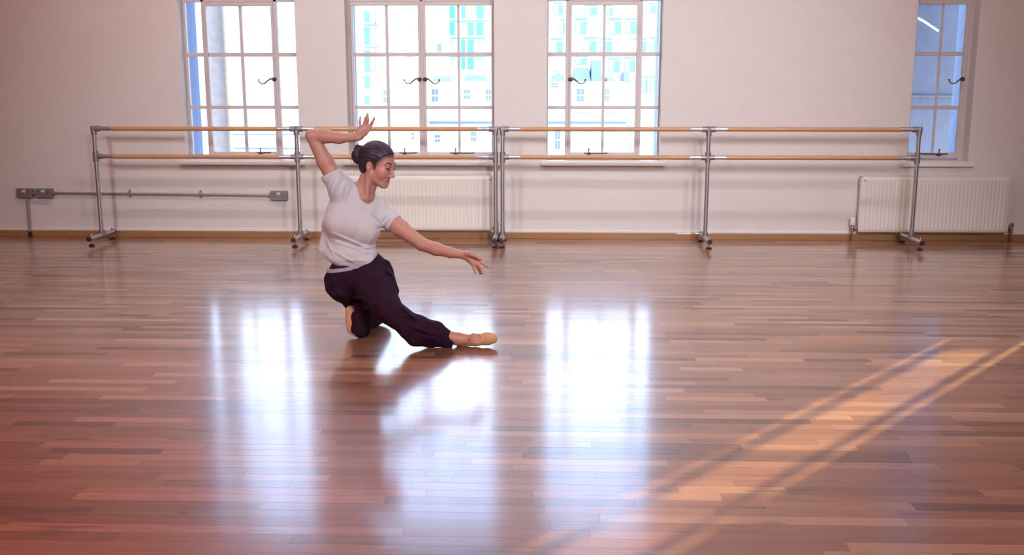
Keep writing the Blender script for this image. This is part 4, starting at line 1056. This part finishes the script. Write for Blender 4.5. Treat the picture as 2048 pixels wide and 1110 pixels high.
MB().tube(arc([(938, 684, 5.085), (938.5, 676, 5.070), (942, 669.5, 5.085), (947, 667, 5.11), (950, 668, 5.14)]), 0.0035, 8).build('elastic_strap', M['elastic'], sl, smooth=True)

def make_hair():
    V = Vol(HC - 0.26, HC + 0.24, 0.003)
    V.ell(H(-0.0165, 0, 0.0365), hr(0.1015, 0.0785, 0.0905), HB, 0.02)
    V.ell(H(-0.040, 0, -0.005), hr(0.068, 0.074, 0.080), HB, 0.02)
    V.ell(H(0.098, 0, -0.040), hr(0.094, 0.150, 0.119), HB, 0.014, 'sub')             # the face
    V.ell(H(0.000, -0.074, -0.040), hr(0.034, 0.040, 0.042), HB, 0.008, 'sub')        # the ears stay free
    V.ell(H(0.000, 0.074, -0.040), hr(0.034, 0.040, 0.042), HB, 0.008, 'sub')
    V.cut(H(-0.05, 0, -0.068), -HU * 0.94 + HF * 0.34)
    for s in (-1, 1): V.cone(H(0.020, s*0.066, 0.000), H(0.022, s*0.067, -0.026), 0.006*HS, 0.002*HS, 0.006)
    V.ell(J(718, 312, 5.235), (0.040, 0.042, 0.045), rotin(-10), 0.012)                # bun
    V.cone(J(728, 300, 5.23), J(716, 295, 5.225), 0.022, 0.016, 0.012)
    V.cone(J(716, 295, 5.225), J(708, 297, 5.21), 0.014, 0.004, 0.006); V.cone(J(716, 300, 5.21), J(706, 303, 5.195), 0.012, 0.003, 0.006)
    B_ = J(718, 312, 5.235)
    V.disp(lambda p: 0.0007 * np.sin(np.arctan2((p - B_) @ HL, (p - B_) @ HU) * 46 + 2.5 * np.sin((p - B_) @ HF * 30)) + 0.0006 * np.sin(np.arctan2((p - B_) @ HL, (p - B_) @ HU) * 23 + 1.0))
    return V.mesh('hair', 1)[0]
hair = link('hair', make_hair(), M['hair'], dancer); hair['label'] = 'black hair gathered in a loose bun'
rs = random.Random(4)
mb = MB()
for a in [[(708, 308), (703, 318), (702, 340)], [(709, 320), (707, 332), (709, 345)], [(712, 297), (706, 296), (699, 299)], [(714, 292), (708, 291), (702, 294)], [(713, 324), (712, 336), (715, 344)], [(722, 291), (714, 289), (709, 292)]]:
    mb.tube([tuple(J(x, y, 5.225)) for x, y in a], [0.0016, 0.0011, 0.0005], 5)
mb.build('loose_strands', M['hair'], hair, smooth=True)
for s in (-1, 1):
    w = MB(); w.tube([tuple(H(0.0885, s*0.0150, 0.0265)), tuple(H(0.0875, s*0.026, 0.0325)), tuple(H(0.0800, s*0.040, 0.0345)), tuple(H(0.0690, s*0.052, 0.0290))], [0.0032, 0.0038, 0.0034, 0.0010], 8)
    w.build('eyebrow', M['brow'], dancer, smooth=True)
    w = MB(); w.tube([tuple(H(0.0835, s*0.0180, 0.0040)), tuple(H(0.0890, s*0.0245, 0.0015)), tuple(H(0.0890, s*0.033, 0.0010)), tuple(H(0.0830, s*0.042, 0.0040)), tuple(H(0.076, s*0.050, 0.0075))], [0.0012, 0.0026, 0.0032, 0.0028, 0.0012], 8)
    w.build('eyelashes', M['hair'], dancer, smooth=True)
